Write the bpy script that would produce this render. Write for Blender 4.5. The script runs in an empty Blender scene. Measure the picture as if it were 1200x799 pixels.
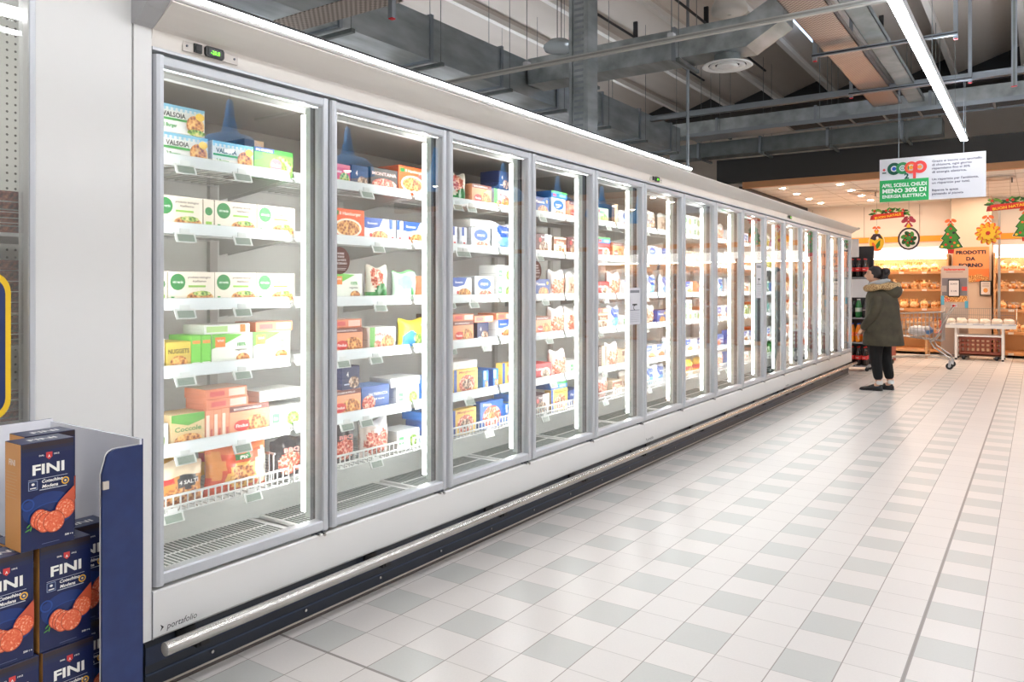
import bpy, bmesh, math, random
from mathutils import Vector, Matrix
from math import sin, cos, pi, radians, sqrt, atan2, floor
random.seed(7)
S = bpy.context.scene
COL = S.collection

# ---------------------------------------------------------------- camera, light, exposure
cam_d = bpy.data.cameras.new('camera'); cam = bpy.data.objects.new('camera', cam_d); COL.objects.link(cam)
cam_d.sensor_width = 36; cam_d.lens = 902 / 1200 * 36; cam_d.shift_y = -62.5 / 1200
cam_d.clip_start = .05; cam_d.clip_end = 100
cam.location = (0, 0, 1.36); cam.rotation_euler = (radians(90), 0, math.atan(616 / 902))
S.camera = cam
W = bpy.data.worlds.new('world'); S.world = W; W.use_nodes = True
W.node_tree.nodes['Background'].inputs[0].default_value = (.9, .95, 1, 1)
W.node_tree.nodes['Background'].inputs[1].default_value = .3
S.view_settings.view_transform = 'Standard'; S.view_settings.look = 'None'
S.view_settings.gamma = 1; S.view_settings.use_curve_mapping = False
S.view_settings.exposure = 0.35
S.cycles.max_bounces = 8; S.cycles.diffuse_bounces = 4; S.cycles.glossy_bounces = 4
S.cycles.transparent_max_bounces = 24; S.cycles.sample_clamp_indirect = 4
S.cycles.caustics_reflective = False; S.cycles.caustics_refractive = False
S.cycles.use_denoising = True
LAMP = 27.0       # hall linear lamps
LED = 29.0        # freezer light strips
WARM = 210.0       # bakery downlights
HALL_LIGHTS = [(1.5, -3, 13, 3.3), (3.8, -3, 13, 4.4), (6.1, -3, 13, 5.0), (-6.6, -3, 13, 3.3)]  # rows after the first are unseen lamps added to light the hall

# ---------------------------------------------------------------- helpers
def lin(c):
    c = c / 255
    return c / 12.92 if c <= .04045 else ((c + .055) / 1.055) ** 2.4
_m = {}
def M(rgb, rough=.5, metal=0.0, emit=0.0, key=None, alpha=None):
    k = (tuple(rgb), rough, metal, emit, key, alpha)
    if k in _m: return _m[k]
    m = bpy.data.materials.new(key or 'paint_%d_%d_%d' % tuple(rgb)); m.use_nodes = True
    nt = m.node_tree; b = nt.nodes['Principled BSDF']
    c = (lin(rgb[0]), lin(rgb[1]), lin(rgb[2]), 1)
    b.inputs['Base Color'].default_value = c
    b.inputs['Roughness'].default_value = rough; b.inputs['Metallic'].default_value = metal
    if emit:
        b.inputs['Emission Color'].default_value = c; b.inputs['Emission Strength'].default_value = emit
    if alpha is not None:
        b.inputs['Alpha'].default_value = alpha
    _m[k] = m
    return m
def nodes(name, rough=.5, metal=0):
    m = bpy.data.materials.new(name); m.use_nodes = True
    nt = m.node_tree; b = nt.nodes['Principled BSDF']
    b.inputs['Roughness'].default_value = rough; b.inputs['Metallic'].default_value = metal
    return m, nt, b
def ramp(nt, stops):
    r = nt.nodes.new('ShaderNodeValToRGB'); e = r.color_ramp.elements
    while len(e) < len(stops): e.new(.5)
    for q, (p, c) in zip(e, stops):
        q.position = p; q.color = (lin(c[0]), lin(c[1]), lin(c[2]), 1)
    return r
def speckle(name, stops, scale, rough=.5, kind='noise', metal=0, stretch=(1, 1, 1), bump=0, detail=3):
    m, nt, b = nodes(name, rough, metal)
    tc = nt.nodes.new('ShaderNodeTexCoord'); mp = nt.nodes.new('ShaderNodeMapping'); mp.inputs['Scale'].default_value = stretch
    nt.links.new(tc.outputs['Object'], mp.inputs[0])
    if kind == 'noise':
        t = nt.nodes.new('ShaderNodeTexNoise'); t.inputs['Detail'].default_value = detail; out = t.outputs['Fac']
    else:
        t = nt.nodes.new('ShaderNodeTexVoronoi'); out = t.outputs['Distance']
    t.inputs['Scale'].default_value = scale
    nt.links.new(mp.outputs[0], t.inputs['Vector'])
    r = ramp(nt, stops); nt.links.new(out, r.inputs[0]); nt.links.new(r.outputs[0], b.inputs['Base Color'])
    if bump:
        bp = nt.nodes.new('ShaderNodeBump'); bp.inputs['Strength'].default_value = bump; bp.inputs['Distance'].default_value = .01
        nt.links.new(out, bp.inputs['Height']); nt.links.new(bp.outputs[0], b.inputs['Normal'])
    return m

_gl = {}
def glyphs(s, bold=.0):
    if (s, bold) in _gl: return _gl[(s, bold)]
    cu = bpy.data.curves.new('t', 'FONT'); cu.body = s; cu.size = 1; cu.resolution_u = 2; cu.offset = bold
    cu.fill_mode = 'FRONT'
    ob = bpy.data.objects.new('t', cu); COL.objects.link(ob)
    bpy.context.view_layer.update()
    dg = bpy.context.evaluated_depsgraph_get()
    me = ob.evaluated_get(dg).to_mesh()
    vs = [(v.co.x, v.co.y) for v in me.vertices]; fs = [tuple(p.vertices) for p in me.polygons]
    ob.evaluated_get(dg).to_mesh_clear()
    bpy.data.objects.remove(ob); bpy.data.curves.remove(cu)
    if vs:
        x0 = min(v[0] for v in vs); x1 = max(v[0] for v in vs); y0 = min(v[1] for v in vs); y1 = max(v[1] for v in vs)
        vs = [(v[0] - (x0 + x1) / 2, v[1]) for v in vs]
        r = (vs, fs, x1 - x0, y1)
    else: r = ([], [], 0, 0)
    _gl[(s, bold)] = r
    return r

class MB:
    def __init__(s): s.v = []; s.f = []; s.m = []; s.sm = []; s.mats = []
    def mi(s, m):
        if m not in s.mats: s.mats.append(m)
        return s.mats.index(m)
    def add(s, vs, fs, m, smooth=False):
        n = len(s.v); s.v += [tuple(v) for v in vs]; k = s.mi(m)
        for f in fs:
            s.f.append(tuple(n + i for i in f)); s.m.append(k); s.sm.append(smooth)
        return s
    def box(s, x0, x1, y0, y1, z0, z1, m, only=None):
        x0, x1 = min(x0, x1), max(x0, x1); y0, y1 = min(y0, y1), max(y0, y1); z0, z1 = min(z0, z1), max(z0, z1)
        vs = [(x0, y0, z0), (x1, y0, z0), (x1, y1, z0), (x0, y1, z0), (x0, y0, z1), (x1, y0, z1), (x1, y1, z1), (x0, y1, z1)]
        return s.add(vs, [(3, 2, 1, 0), (4, 5, 6, 7), (0, 1, 5, 4), (1, 2, 6, 5), (2, 3, 7, 6), (3, 0, 4, 7)], m)
    def prism(s, pts, ax, a0, a1, m, smooth=False, cap=True):
        """polygon pts (2D) extruded along axis ax: 'x' (y,z), 'y' (x,z), 'z' (x,y)"""
        def P(p, a): return (a, p[0], p[1]) if ax == 'x' else (p[0], a, p[1]) if ax == 'y' else (p[0], p[1], a)
        n = len(pts); vs = [P(p, a0) for p in pts] + [P(p, a1) for p in pts]
        s.add(vs, [(i, (i + 1) % n, n + (i + 1) % n, n + i) for i in range(n)], m, smooth)
        if cap: s.add(vs, [tuple(range(n))[::-1], tuple(range(n, 2 * n))], m)
        return s
    def tube(s, pts, r, m, n=8, closed=False, caps=True, smooth=True):
        pts = [Vector(p) for p in pts]; L = len(pts)
        rr = r if isinstance(r, (list, tuple)) else [r] * L
        rings = []; up = None
        for i, p in enumerate(pts):
            a = pts[i - 1] if (i > 0 or closed) else pts[i]; b = pts[(i + 1) % L] if (i < L - 1 or closed) else pts[i]
            t = (b - a).normalized() if (b - a).length > 1e-9 else Vector((0, 0, 1))
            if up is None: up = Vector((0, 0, 1)) if abs(t.z) < .9 else Vector((1, 0, 0))
            u = (up - t * up.dot(t)); u = u.normalized() if u.length > 1e-6 else t.orthogonal().normalized()
            up = u; w = t.cross(u)
            rings.append([p + (u * cos(2 * pi * k / n) + w * sin(2 * pi * k / n)) * rr[i] for k in range(n)])
        vs = [v for R in rings for v in R]; fs = []
        for i in range(L if closed else L - 1):
            j = (i + 1) % L
            for k in range(n):
                fs.append((i * n + k, i * n + (k + 1) % n, j * n + (k + 1) % n, j * n + k))
        s.add(vs, fs, m, smooth)
        if caps and not closed: s.add(rings[0], [tuple(range(n))[::-1]], m); s.add(rings[-1], [tuple(range(n))], m)
        return s
    def lathe(s, prof, c, m, n=20, smooth=True):
        vs = []; fs = []
        for r, z in prof:
            for k in range(n):
                a = 2 * pi * k / n; vs.append((c[0] + r * cos(a), c[1] + r * sin(a), c[2] + z))
        for i in range(len(prof) - 1):
            for k in range(n):
                fs.append((i * n + k, i * n + (k + 1) % n, (i + 1) * n + (k + 1) % n, (i + 1) * n + k))
        return s.add(vs, fs, m, smooth)
    def loft(s, rings, m, caps=True, smooth=True):
        n = len(rings[0]); vs = [v for R in rings for v in R]; fs = []
        for i in range(len(rings) - 1):
            for k in range(n):
                fs.append((i * n + k, i * n + (k + 1) % n, (i + 1) * n + (k + 1) % n, (i + 1) * n + k))
        s.add(vs, fs, m, smooth)
        if caps: s.add(rings[0], [tuple(range(n))[::-1]], m, smooth); s.add(rings[-1], [tuple(range(n))], m, smooth)
        return s
    def ball(s, c, r, m, n=12, k=8, f=None):
        r = r if isinstance(r, (list, tuple)) else (r, r, r); vs = []; fs = []
        for i in range(k + 1):
            t = pi * i / k
            for j in range(n):
                a = 2 * pi * j / n; d = Vector((sin(t) * cos(a), sin(t) * sin(a), cos(t)))
                q = f(d) if f else 1
                vs.append((c[0] + d.x * r[0] * q, c[1] + d.y * r[1] * q, c[2] + d.z * r[2] * q))
        for i in range(k):
            for j in range(n):
                fs.append((i * n + j, (i + 1) * n + j, (i + 1) * n + (j + 1) % n, i * n + (j + 1) % n))
        return s.add(vs, fs, m, True)
    def build(s, name, parent=None, loc=(0, 0, 0), bevel=0, hold=None):
        """vertices are given in the frame of `loc` when top level (mesh stored relative to it)"""
        me = bpy.data.meshes.new(name)
        if parent is None: off = loc
        else: off = hold if hold is not None else (0, 0, 0)
        vs = [(v[0] - off[0], v[1] - off[1], v[2] - off[2]) for v in s.v] if any(off) else s.v
        me.from_pydata(vs, [], s.f); me.polygons.foreach_set('material_index', s.m); me.polygons.foreach_set('use_smooth', s.sm)
        for m in s.mats: me.materials.append(m)
        me.validate(); me.update()
        o = bpy.data.objects.new(name, me); COL.objects.link(o)
        if parent is None: o.location = loc
        else: o.parent = parent
        if bevel:
            b = o.modifiers.new('bevel', 'BEVEL'); b.width = bevel; b.segments = 2; b.limit_method = 'ANGLE'
        return o

class Art:
    """flat print laid on a face: o origin, R right, U up"""
    def __init__(s, mb, o, R, U, eps=.0004):
        s.mb = mb; s.o = Vector(o); s.R = Vector(R); s.U = Vector(U); s.N = s.R.cross(s.U); s.e = eps; s.k = 0
    def P(s, x, y): return s.o + s.R * x + s.U * y + s.N * (s.e * s.k)
    def poly(s, pts, m):
        s.k += 1; s.mb.add([s.P(*p) for p in pts], [tuple(range(len(pts)))], m)
    def rect(s, x0, y0, x1, y1, m): s.poly([(x0, y0), (x1, y0), (x1, y1), (x0, y1)], m)
    def ell(s, cx, cy, rx, ry, m, n=18, rot=0, a0=0, a1=2 * pi):
        full = abs(a1 - a0 - 2 * pi) < 1e-6
        pts = []
        for i in range(n if full else n + 1):
            a = a0 + (a1 - a0) * i / n; x, y = rx * cos(a), ry * sin(a)
            pts.append((cx + x * cos(rot) - y * sin(rot), cy + x * sin(rot) + y * cos(rot)))
        s.poly(pts, m)
    def ring(s, cx, cy, r0, r1, m, a0=0, a1=2 * pi, n=24):
        s.k += 1; vs = []; fs = []
        for i in range(n + 1):
            a = a0 + (a1 - a0) * i / n
            vs += [s.P(cx + r0 * cos(a), cy + r0 * sin(a)), s.P(cx + r1 * cos(a), cy + r1 * sin(a))]
        for i in range(n): fs.append((2 * i, 2 * i + 1, 2 * i + 3, 2 * i + 2))
        s.mb.add(vs, fs, m)
    def text(s, t, cx, cy, size, m, w=None, bold=.02, rot=0, left=False, shear=0):
        vs, fs, tw, th = glyphs(t, bold); s.k += 1
        if not vs: return
        sx = size if w is None else w / tw
        dx = tw / 2 * sx if left else 0
        out = []
        for x, y in vs:
            x, y = x * sx + dx + y * shear * size, y * size
            out.append(s.P(cx + x * cos(rot) - y * sin(rot), cy + x * sin(rot) + y * cos(rot)))
        s.mb.add(out, fs, m)

def meta(o, label=None, cat=None, group=None, kind=None):
    if label: o['label'] = label
    if cat: o['category'] = cat
    if group: o['group'] = group
    if kind: o['kind'] = kind
    return o
def thing(name, label, cat, loc=(0, 0, 0), group=None, rot=0):
    o = bpy.data.objects.new(name, None); COL.objects.link(o); o.location = loc; o.rotation_euler = (0, 0, rot)
    o.empty_display_size = .1
    return meta(o, label, cat, group)
def struct(mb, name, label=None, bevel=0):
    return meta(mb.build(name, bevel=bevel), label, None, None, 'structure')
def copy_tree(o, parent=None):
    c = o.copy(); COL.objects.link(c); c.parent = parent
    for ch in list(o.children): copy_tree(ch, c)
    return c

# ---------------------------------------------------------------- materials
white = M((232, 232, 230), .35); white2 = M((240, 240, 238), .4); offw = M((222, 219, 214), .45)
cabw = M((226, 225, 223), .3); cream = M((232, 226, 219), .4)
alu = M((196, 199, 204), .38, .3); alud = M((92, 97, 106), .4, .4); gasket = M((28, 30, 33), .5)
steel = M((190, 188, 185), .27, 1.0); navy = M((22, 36, 62), .45); black = M((14, 14, 15), .45); dark = M((38, 38, 40), .55)
galv = speckle('galvanised_sheet', [(.3, (142, 150, 152)), (.7, (186, 194, 198))], 6, .34, metal=.7, stretch=(1, .3, 1))
galvd = speckle('galvanised_sheet_dull', [(.3, (98, 104, 104)), (.7, (126, 132, 132))], 5, .5, metal=.5)
galvp = M((150, 158, 166), .35, .8)
wire = M((216, 219, 217), .45)
ledm = M((255, 255, 252), .5, 0, LED, 'freezer_light')
lampm = M((246, 250, 255), .5, 0, LAMP, 'hall_lamp_light')
upm = M((236, 244, 255), .5, 0, LAMP * 1.4, 'hall_lamp_added_uplight')  # upward glow added to the hall lamps to brighten the ceiling
canm = M((250, 252, 255), .5, 0, 22, 'canopy_light')
warmm = M((255, 232, 210), .5, 0, WARM, 'warm_downlight')
food1 = speckle('browned_food', [(.2, (120, 60, 25)), (.45, (200, 120, 55)), (.75, (240, 195, 120))], 70, .5, 'voronoi')
food2 = speckle('red_food', [(.2, (150, 40, 25)), (.5, (215, 90, 60)), (.8, (245, 215, 190))], 80, .5, 'voronoi')
food3 = speckle('green_food', [(.2, (50, 110, 40)), (.5, (150, 190, 80)), (.8, (240, 230, 160))], 75, .5, 'voronoi')
food4 = speckle('dark_food', [(.2, (45, 35, 30)), (.5, (140, 95, 65)), (.8, (235, 215, 190))], 60, .5, 'voronoi')
salami = speckle('sliced_sausage', [(.30, (216, 84, 52)), (.55, (228, 112, 72)), (.68, (248, 190, 160))], 260, .45, 'noise', detail=4)
FOOD = dict(f1=food1, f2=food2, f3=food3, f4=food4)
# glass: clear pane with a fresnel mirror coat
def glass(name, tint, ior=1.5):
    m = bpy.data.materials.new(name); m.use_nodes = True; nt = m.node_tree; nt.nodes.clear()
    o = nt.nodes.new('ShaderNodeOutputMaterial'); mx = nt.nodes.new('ShaderNodeMixShader')
    t = nt.nodes.new('ShaderNodeBsdfTransparent'); g = nt.nodes.new('ShaderNodeBsdfGlossy'); lw = nt.nodes.new('ShaderNodeLayerWeight'); pw = nt.nodes.new('ShaderNodeMath'); pw.operation = 'POWER'; pw.inputs[1].default_value = 5; f = nt.nodes.new('ShaderNodeMath'); f.operation = 'MULTIPLY_ADD'
    t.inputs[0].default_value = (*tint, 1); g.inputs['Roughness'].default_value = .01; f0 = ((ior - 1) / (ior + 1)) ** 2; lw.inputs['Blend'].default_value = .5; nt.links.new(lw.outputs['Facing'], pw.inputs[0]); nt.links.new(pw.outputs[0], f.inputs[0]); f.inputs[1].default_value = 1 - f0; f.inputs[2].default_value = f0
    nt.links.new(f.outputs[0], mx.inputs[0]); nt.links.new(t.outputs[0], mx.inputs[1]); nt.links.new(g.outputs[0], mx.inputs[2])
    nt.links.new(mx.outputs[0], o.inputs[0]); return m
pane_m = glass('door_glass', (.985, .995, .99), 2.15)
film_m = M((252, 246, 238), .15, 0, 0, 'clear_film', .32)

# floor: 20 cm tiles, grey in every second row of every second column
FX, FY = -.3865, 2.382
def floor_mat():
    m, nt, b = nodes('floor_tiles', .3)
    N = nt.nodes.new; L = nt.links.new
    def math_(op, a, v=None, c=None):
        n = N('ShaderNodeMath'); n.operation = op
        for i, q in enumerate((a, v, c)):
            if q is None: continue
            if isinstance(q, (int, float)): n.inputs[i].default_value = q
            else: L(q, n.inputs[i])
        return n.outputs[0]
    tc = N('ShaderNodeTexCoord'); sp = N('ShaderNodeSeparateXYZ'); L(tc.outputs['Object'], sp.inputs[0])
    u = math_('DIVIDE', math_('SUBTRACT', sp.outputs[0], FX), .2); v = math_('DIVIDE', math_('SUBTRACT', sp.outputs[1], FY), .2)
    iu = math_('FLOOR', u); iv = math_('FLOOR', v)
    eu = math_('LESS_THAN', math_('PINGPONG', iu, 1), .5); ev = math_('LESS_THAN', math_('PINGPONG', iv, 1), .5)
    grey = math_('MULTIPLY', eu, ev)
    cx = N('ShaderNodeCombineXYZ'); L(iu, cx.inputs[0]); L(iv, cx.inputs[1])
    wn = N('ShaderNodeTexWhiteNoise'); L(cx.outputs[0], wn.inputs['Vector'])
    nz = N('ShaderNodeTexNoise'); nz.inputs['Scale'].default_value = 120; nz.inputs['Detail'].default_value = 2; L(tc.outputs['Object'], nz.inputs['Vector'])
    nl = N('ShaderNodeTexNoise'); nl.inputs['Scale'].default_value = .6; L(tc.outputs['Object'], nl.inputs['Vector'])
    def rgb(c): return (lin(c[0]), lin(c[1]), lin(c[2]), 1)
    mx = N('ShaderNodeMix'); mx.data_type = 'RGBA'; L(grey, mx.inputs[0]); mx.inputs[6].default_value = rgb((211, 205, 201)); mx.inputs[7].default_value = rgb((189, 188, 184))
    val = math_('ADD', math_('MULTIPLY', wn.outputs[0], .05), math_('MULTIPLY', nz.outputs[0], .10))
    val = math_('ADD', math_('ADD', val, math_('MULTIPLY', nl.outputs[0], .06)), .895)
    hv = N('ShaderNodeHueSaturation'); L(mx.outputs[2], hv.inputs['Color']); L(val, hv.inputs['Value'])
    # grout
    def edge(q, w): return math_('LESS_THAN', math_('PINGPONG', math_('ADD', q, 0), .5), w)
    g1 = edge(u, .010); g2 = edge(v, .009)
    g = math_('MAXIMUM', g1, math_('MULTIPLY', g2, .62))
    jx = math_('LESS_THAN', math_('ABSOLUTE', math_('SUBTRACT', u, 0)), .035)
    jy = math_('LESS_THAN', math_('ABSOLUTE', math_('ADD', v, 2)), .03)
    j = math_('MAXIMUM', jx, jy)
    m2 = N('ShaderNodeMix'); m2.data_type = 'RGBA'; L(math_('MULTIPLY', g, .75), m2.inputs[0]); L(hv.outputs[0], m2.inputs[6]); m2.inputs[7].default_value = rgb((120, 108, 102))
    m3 = N('ShaderNodeMix'); m3.data_type = 'RGBA'; L(j, m3.inputs[0]); L(m2.outputs[2], m3.inputs[6]); m3.inputs[7].default_value = rgb((138, 130, 126))
    L(m3.outputs[2], b.inputs['Base Color'])
    r = math_('ADD', math_('MULTIPLY', nz.outputs[0], .12), .27); L(math_('MAXIMUM', r, math_('MULTIPLY', g, .6)), b.inputs['Roughness'])
    return m
concrete = speckle('precast_concrete', [(.3, (196, 186, 176)), (.7, (220, 211, 202))], 1.2, .8, stretch=(1, .15, 1))
concl = M((232, 228, 222), .7)

# ================================================================ the setting
mb = MB(); mb.box(-9, 8, -4, 18.6, -.1, 0, floor_mat()); struct(mb, 'floor', 'pale tiled floor with grey chequer tiles')
wallm = speckle('painted_wall', [(.3, (206, 201, 194)), (.7, (216, 211, 205))], 1, .7)
struct(MB().box(-9.1, -9, -4, 18.6, 0, 6.2, wallm), 'wall_left'); struct(MB().box(8, 8.1, -4, 18.6, 0, 6.2, wallm), 'wall_right')
struct(MB().box(-9, 8, -4.1, -4, 0, 6.2, wallm), 'wall_rear')
# bakery back wall with panel joints and orange band
bk = M((236, 222, 208), .55)
mb = MB(); mb.box(-9, 8, 18.6, 18.7, 0, 6.2, bk)
x = -4.3
while x < 7.5:
    mb.box(x, x + .012, 18.592, 18.6, 2.45, 3.15, M((190, 172, 156), .6)); x += 1.1
struct(mb, 'wall_front')
mb = MB(); mb.box(-4.3, 8, 18.57, 18.6, 2.35, 2.47, M((240, 158, 40), .5)); struct(mb, 'trim_1', 'orange band along the bakery wall')
# roof: long precast panels with ribs running along the aisle
mb = MB()
for k in range(-3, 14):
    xc = -6.5 + 1.05 * k
    mb.box(xc - .04, xc + .04, -4, 16.5, 5.2, 5.28, concl)
    mb.box(xc - .02, xc + .02, -4, 16.5, 5.28, 5.75, concrete)
    mb.add([(xc + .02, -4, 5.35), (xc + .02, 16.5, 5.35), (xc + 1.03, 16.5, 5.7), (xc + 1.03, -4, 5.7)], [(0, 1, 2, 3)], concrete)
mb.box(-9.1, 8.1, -4.1, 18.7, 5.8, 5.9, concrete)
mb.box(-9, 8, 16.5, 18.6, 5.15, 5.75, dark)
struct(mb, 'ceiling', 'high precast concrete roof with ribs')
# bakery lower ceiling, bulkhead, side beam
bct = M((226, 222, 216), .55)
mb = MB(); mb.box(-4.5, 8, 13.95, 18.6, 3.2, 3.24, bct)
k = -4.5
while k < 8:
    mb.box(k, k + .01, 13.95, 18.6, 3.196, 3.2, M((190, 184, 176), .6)); k += .6
k = 14.2
while k < 18.6:
    mb.box(-4.5, 8, k, k + .01, 3.196, 3.2, M((190, 184, 176), .6)); k += .6
struct(mb, 'ceiling', 'low white tiled ceiling over the bakery')
fasc = M((52, 50, 48), .5)
mb = MB(); mb.box(-4.87, 8, 13.8, 13.92, 3.26, 3.69, fasc); mb.box(-4.4, 8, 13.81, 13.93, 3.15, 3.26, M((196, 140, 96), .45))
struct(mb, 'trim_2', 'dark bulkhead with a wood strip in front of the bakery')
mb = MB(); mb.box(-4.5, -4.4, 13.92, 18.6, 2.95, 3.2, dark); mb.box(-4.5, -4.42, 13.92, 18.6, 0, 2.95, bk)
struct(mb, 'wall_side')
# steel column behind the freezers
mb = MB()
cx, cy = -3.72, 6.7
for sx in (-1, 1): mb.box(cx + sx * .1 - .006, cx + sx * .1 + .006, cy - .1, cy + .1, 0, 5.2, galv)
mb.box(cx - .1, cx + .1, cy - .012, cy + .012, 0, 5.2, galv)
mb.box(cx - .1, cx - .07, cy - .106, cy - .094, 0, 5.2, galv); mb.box(cx + .07, cx + .1, cy - .106, cy - .094, 0, 5.2, galv)
mb.box(cx - .07, cx + .07, cy - .09, cy - .08, 0, 5.2, galv); mb.box(cx - .13, cx + .13, cy - .13, cy + .13, 0, .012, galv)
for i in range(40): mb.box(cx - .05, cx + .05, cy - .094, cy - .088, 2.1 + i * .06, 2.125 + i * .06, galvp)
struct(mb, 'column_steel', 'galvanised steel column rising behind the freezers')
# white pilaster left of the freezer row
mb = MB(); mb.box(-2.50, -2.435, 1.06, 1.373, 0, 2.9, cabw); mb.box(-2.435, -2.428, 1.06, 1.078, 0, 2.9, alu)
struct(mb, 'trim_3', 'broad white pilaster panel at the near end of the freezers', bevel=.004)

# ================================================================ freezers
P = .773; CL = 5 * P; Y0C = 1.437
LEV = [.545, .772, 1.064, 1.315, 1.60, 1.855]      # rail tops
def shelf_mesh(bottom=False):
    mb = MB(); w = P - .03; x0 = -.23; x1 = -.70
    n = 20
    for i in range(n):
        y = .015 + w * i / (n - 1); mb.box(x1, x0, y - .0022, y + .0022, -.024, -.019, wire)
    for xx in (x0, (x0 + x1) / 2, x1): mb.box(xx - .003, xx + .003, .012, .012 + w, -.029, -.024, wire)
    for y in (.02, w + .005):     # cantilever brackets
        mb.prism([(x1, -.09), (x1, -.02), (x0 - .02, -.02), (x0 - .02, -.035)], 'y', y - .003, y + .003, wire)
    if bottom:
        for i in range(26):
            y = .015 + w * i / 25; mb.box(x0 - .003, x0 + .002, y - .0022, y + .0022, -.024, .035, wire)
        mb.box(x0 - .004, x0 + .004, .012, .012 + w, .033, .041, wire); mb.box(x0 - .004, x0 + .004, .012, .012 + w, -.004, .002, wire)
    else:
        mb.box(x0 - .006, x0, .012, .012 + w, .0, .006, wire)
    return mb
def rail_mesh():
    mb = MB(); w = P - .03
    mb.prism([(-.232, .003), (-.226, .003), (-.212, -.040), (-.218, -.040)], 'y', .012, .012 + w, M((214, 220, 222), .4)); return mb
def tag_mesh():
    mb = MB(); mb.prism([(-.205, -.036), (-.2, -.034), (-.184, -.070), (-.189, -.072)], 'y', -.042, .042, M((206, 208, 206), .45))
    mb.add([(-.1955, -.034, -.041), (-.1955, .034, -.041), (-.184, .034, -.067), (-.184, -.034, -.067)], [(0, 3, 2, 1)], M((112, 126, 114), .4))
    mb.box(-.2, -.197, -.02, .02, -.038, -.02, wire)
    return mb
def basket_div():
    mb = MB()
    for i in range(9):
        xx = -.25 - i * .03; mb.box(xx - .002, xx + .002, -.002, .002, -.02, .11, wire)
    mb.box(-.50, -.24, -.003, .003, .105, .112, wire); return mb
def door_frame():
    mb = MB(); z0, z1 = .362, 2.139; y0, y1 = .006, P - .006; t = .05
    def prof(a, b, rev=False):
        return [(a, 0), (a, .038), (a + .006, .047), (a + .014, .05), (b - .008, .05), (b, .043), (b, 0)]
    # left grip profile, right profile (polygon in x,y -> extruded in z)
    L = [(x, y0 + y) for y, x in [(0, .0), (0, .036), (.006, .047), (.016, .052), (.030, .05), (.036, .040), (.036, 0)]]
    Rr = [(x, y1 - .032 + y) for y, x in [(0, .0), (0, .040), (.004, .047), (.026, .048), (.032, .042), (.032, 0)]]
    mb.prism(L[::-1], 'z', z0, z1, alu); mb.prism(Rr[::-1], 'z', z0, z1, alu)
    mb.prism([(0, z1 - .038), (.040, z1 - .036), (.046, z1 - .030), (.047, z1 - .006), (.042, z1), (0, z1)], 'y', y0 + .03, y1 - .03, alu)
    mb.prism([(0, z0), (.042, z0), (.047, z0 + .006), (.046, z0 + .036), (.040, z0 + .042), (0, z0 + .042)], 'y', y0 + .03, y1 - .03, alu)
    # rubber gasket behind the frame and its dark left return
    mb.box(-.004, .028, y0 - .002, y0 + .001, z0, z1, alud); mb.box(-.012, 0, y0 + .004, y0 + .034, z0 + .02, z1 - .02, gasket)
    mb.box(-.012, 0, y1 - .032, y1 - .002, z0 + .02, z1 - .02, gasket)
    mb.box(-.012, 0, y0, y1, z0, z0 + .03, gasket); mb.box(-.012, 0, y0, y1, z1 - .03, z1, gasket)
    return mb
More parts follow.
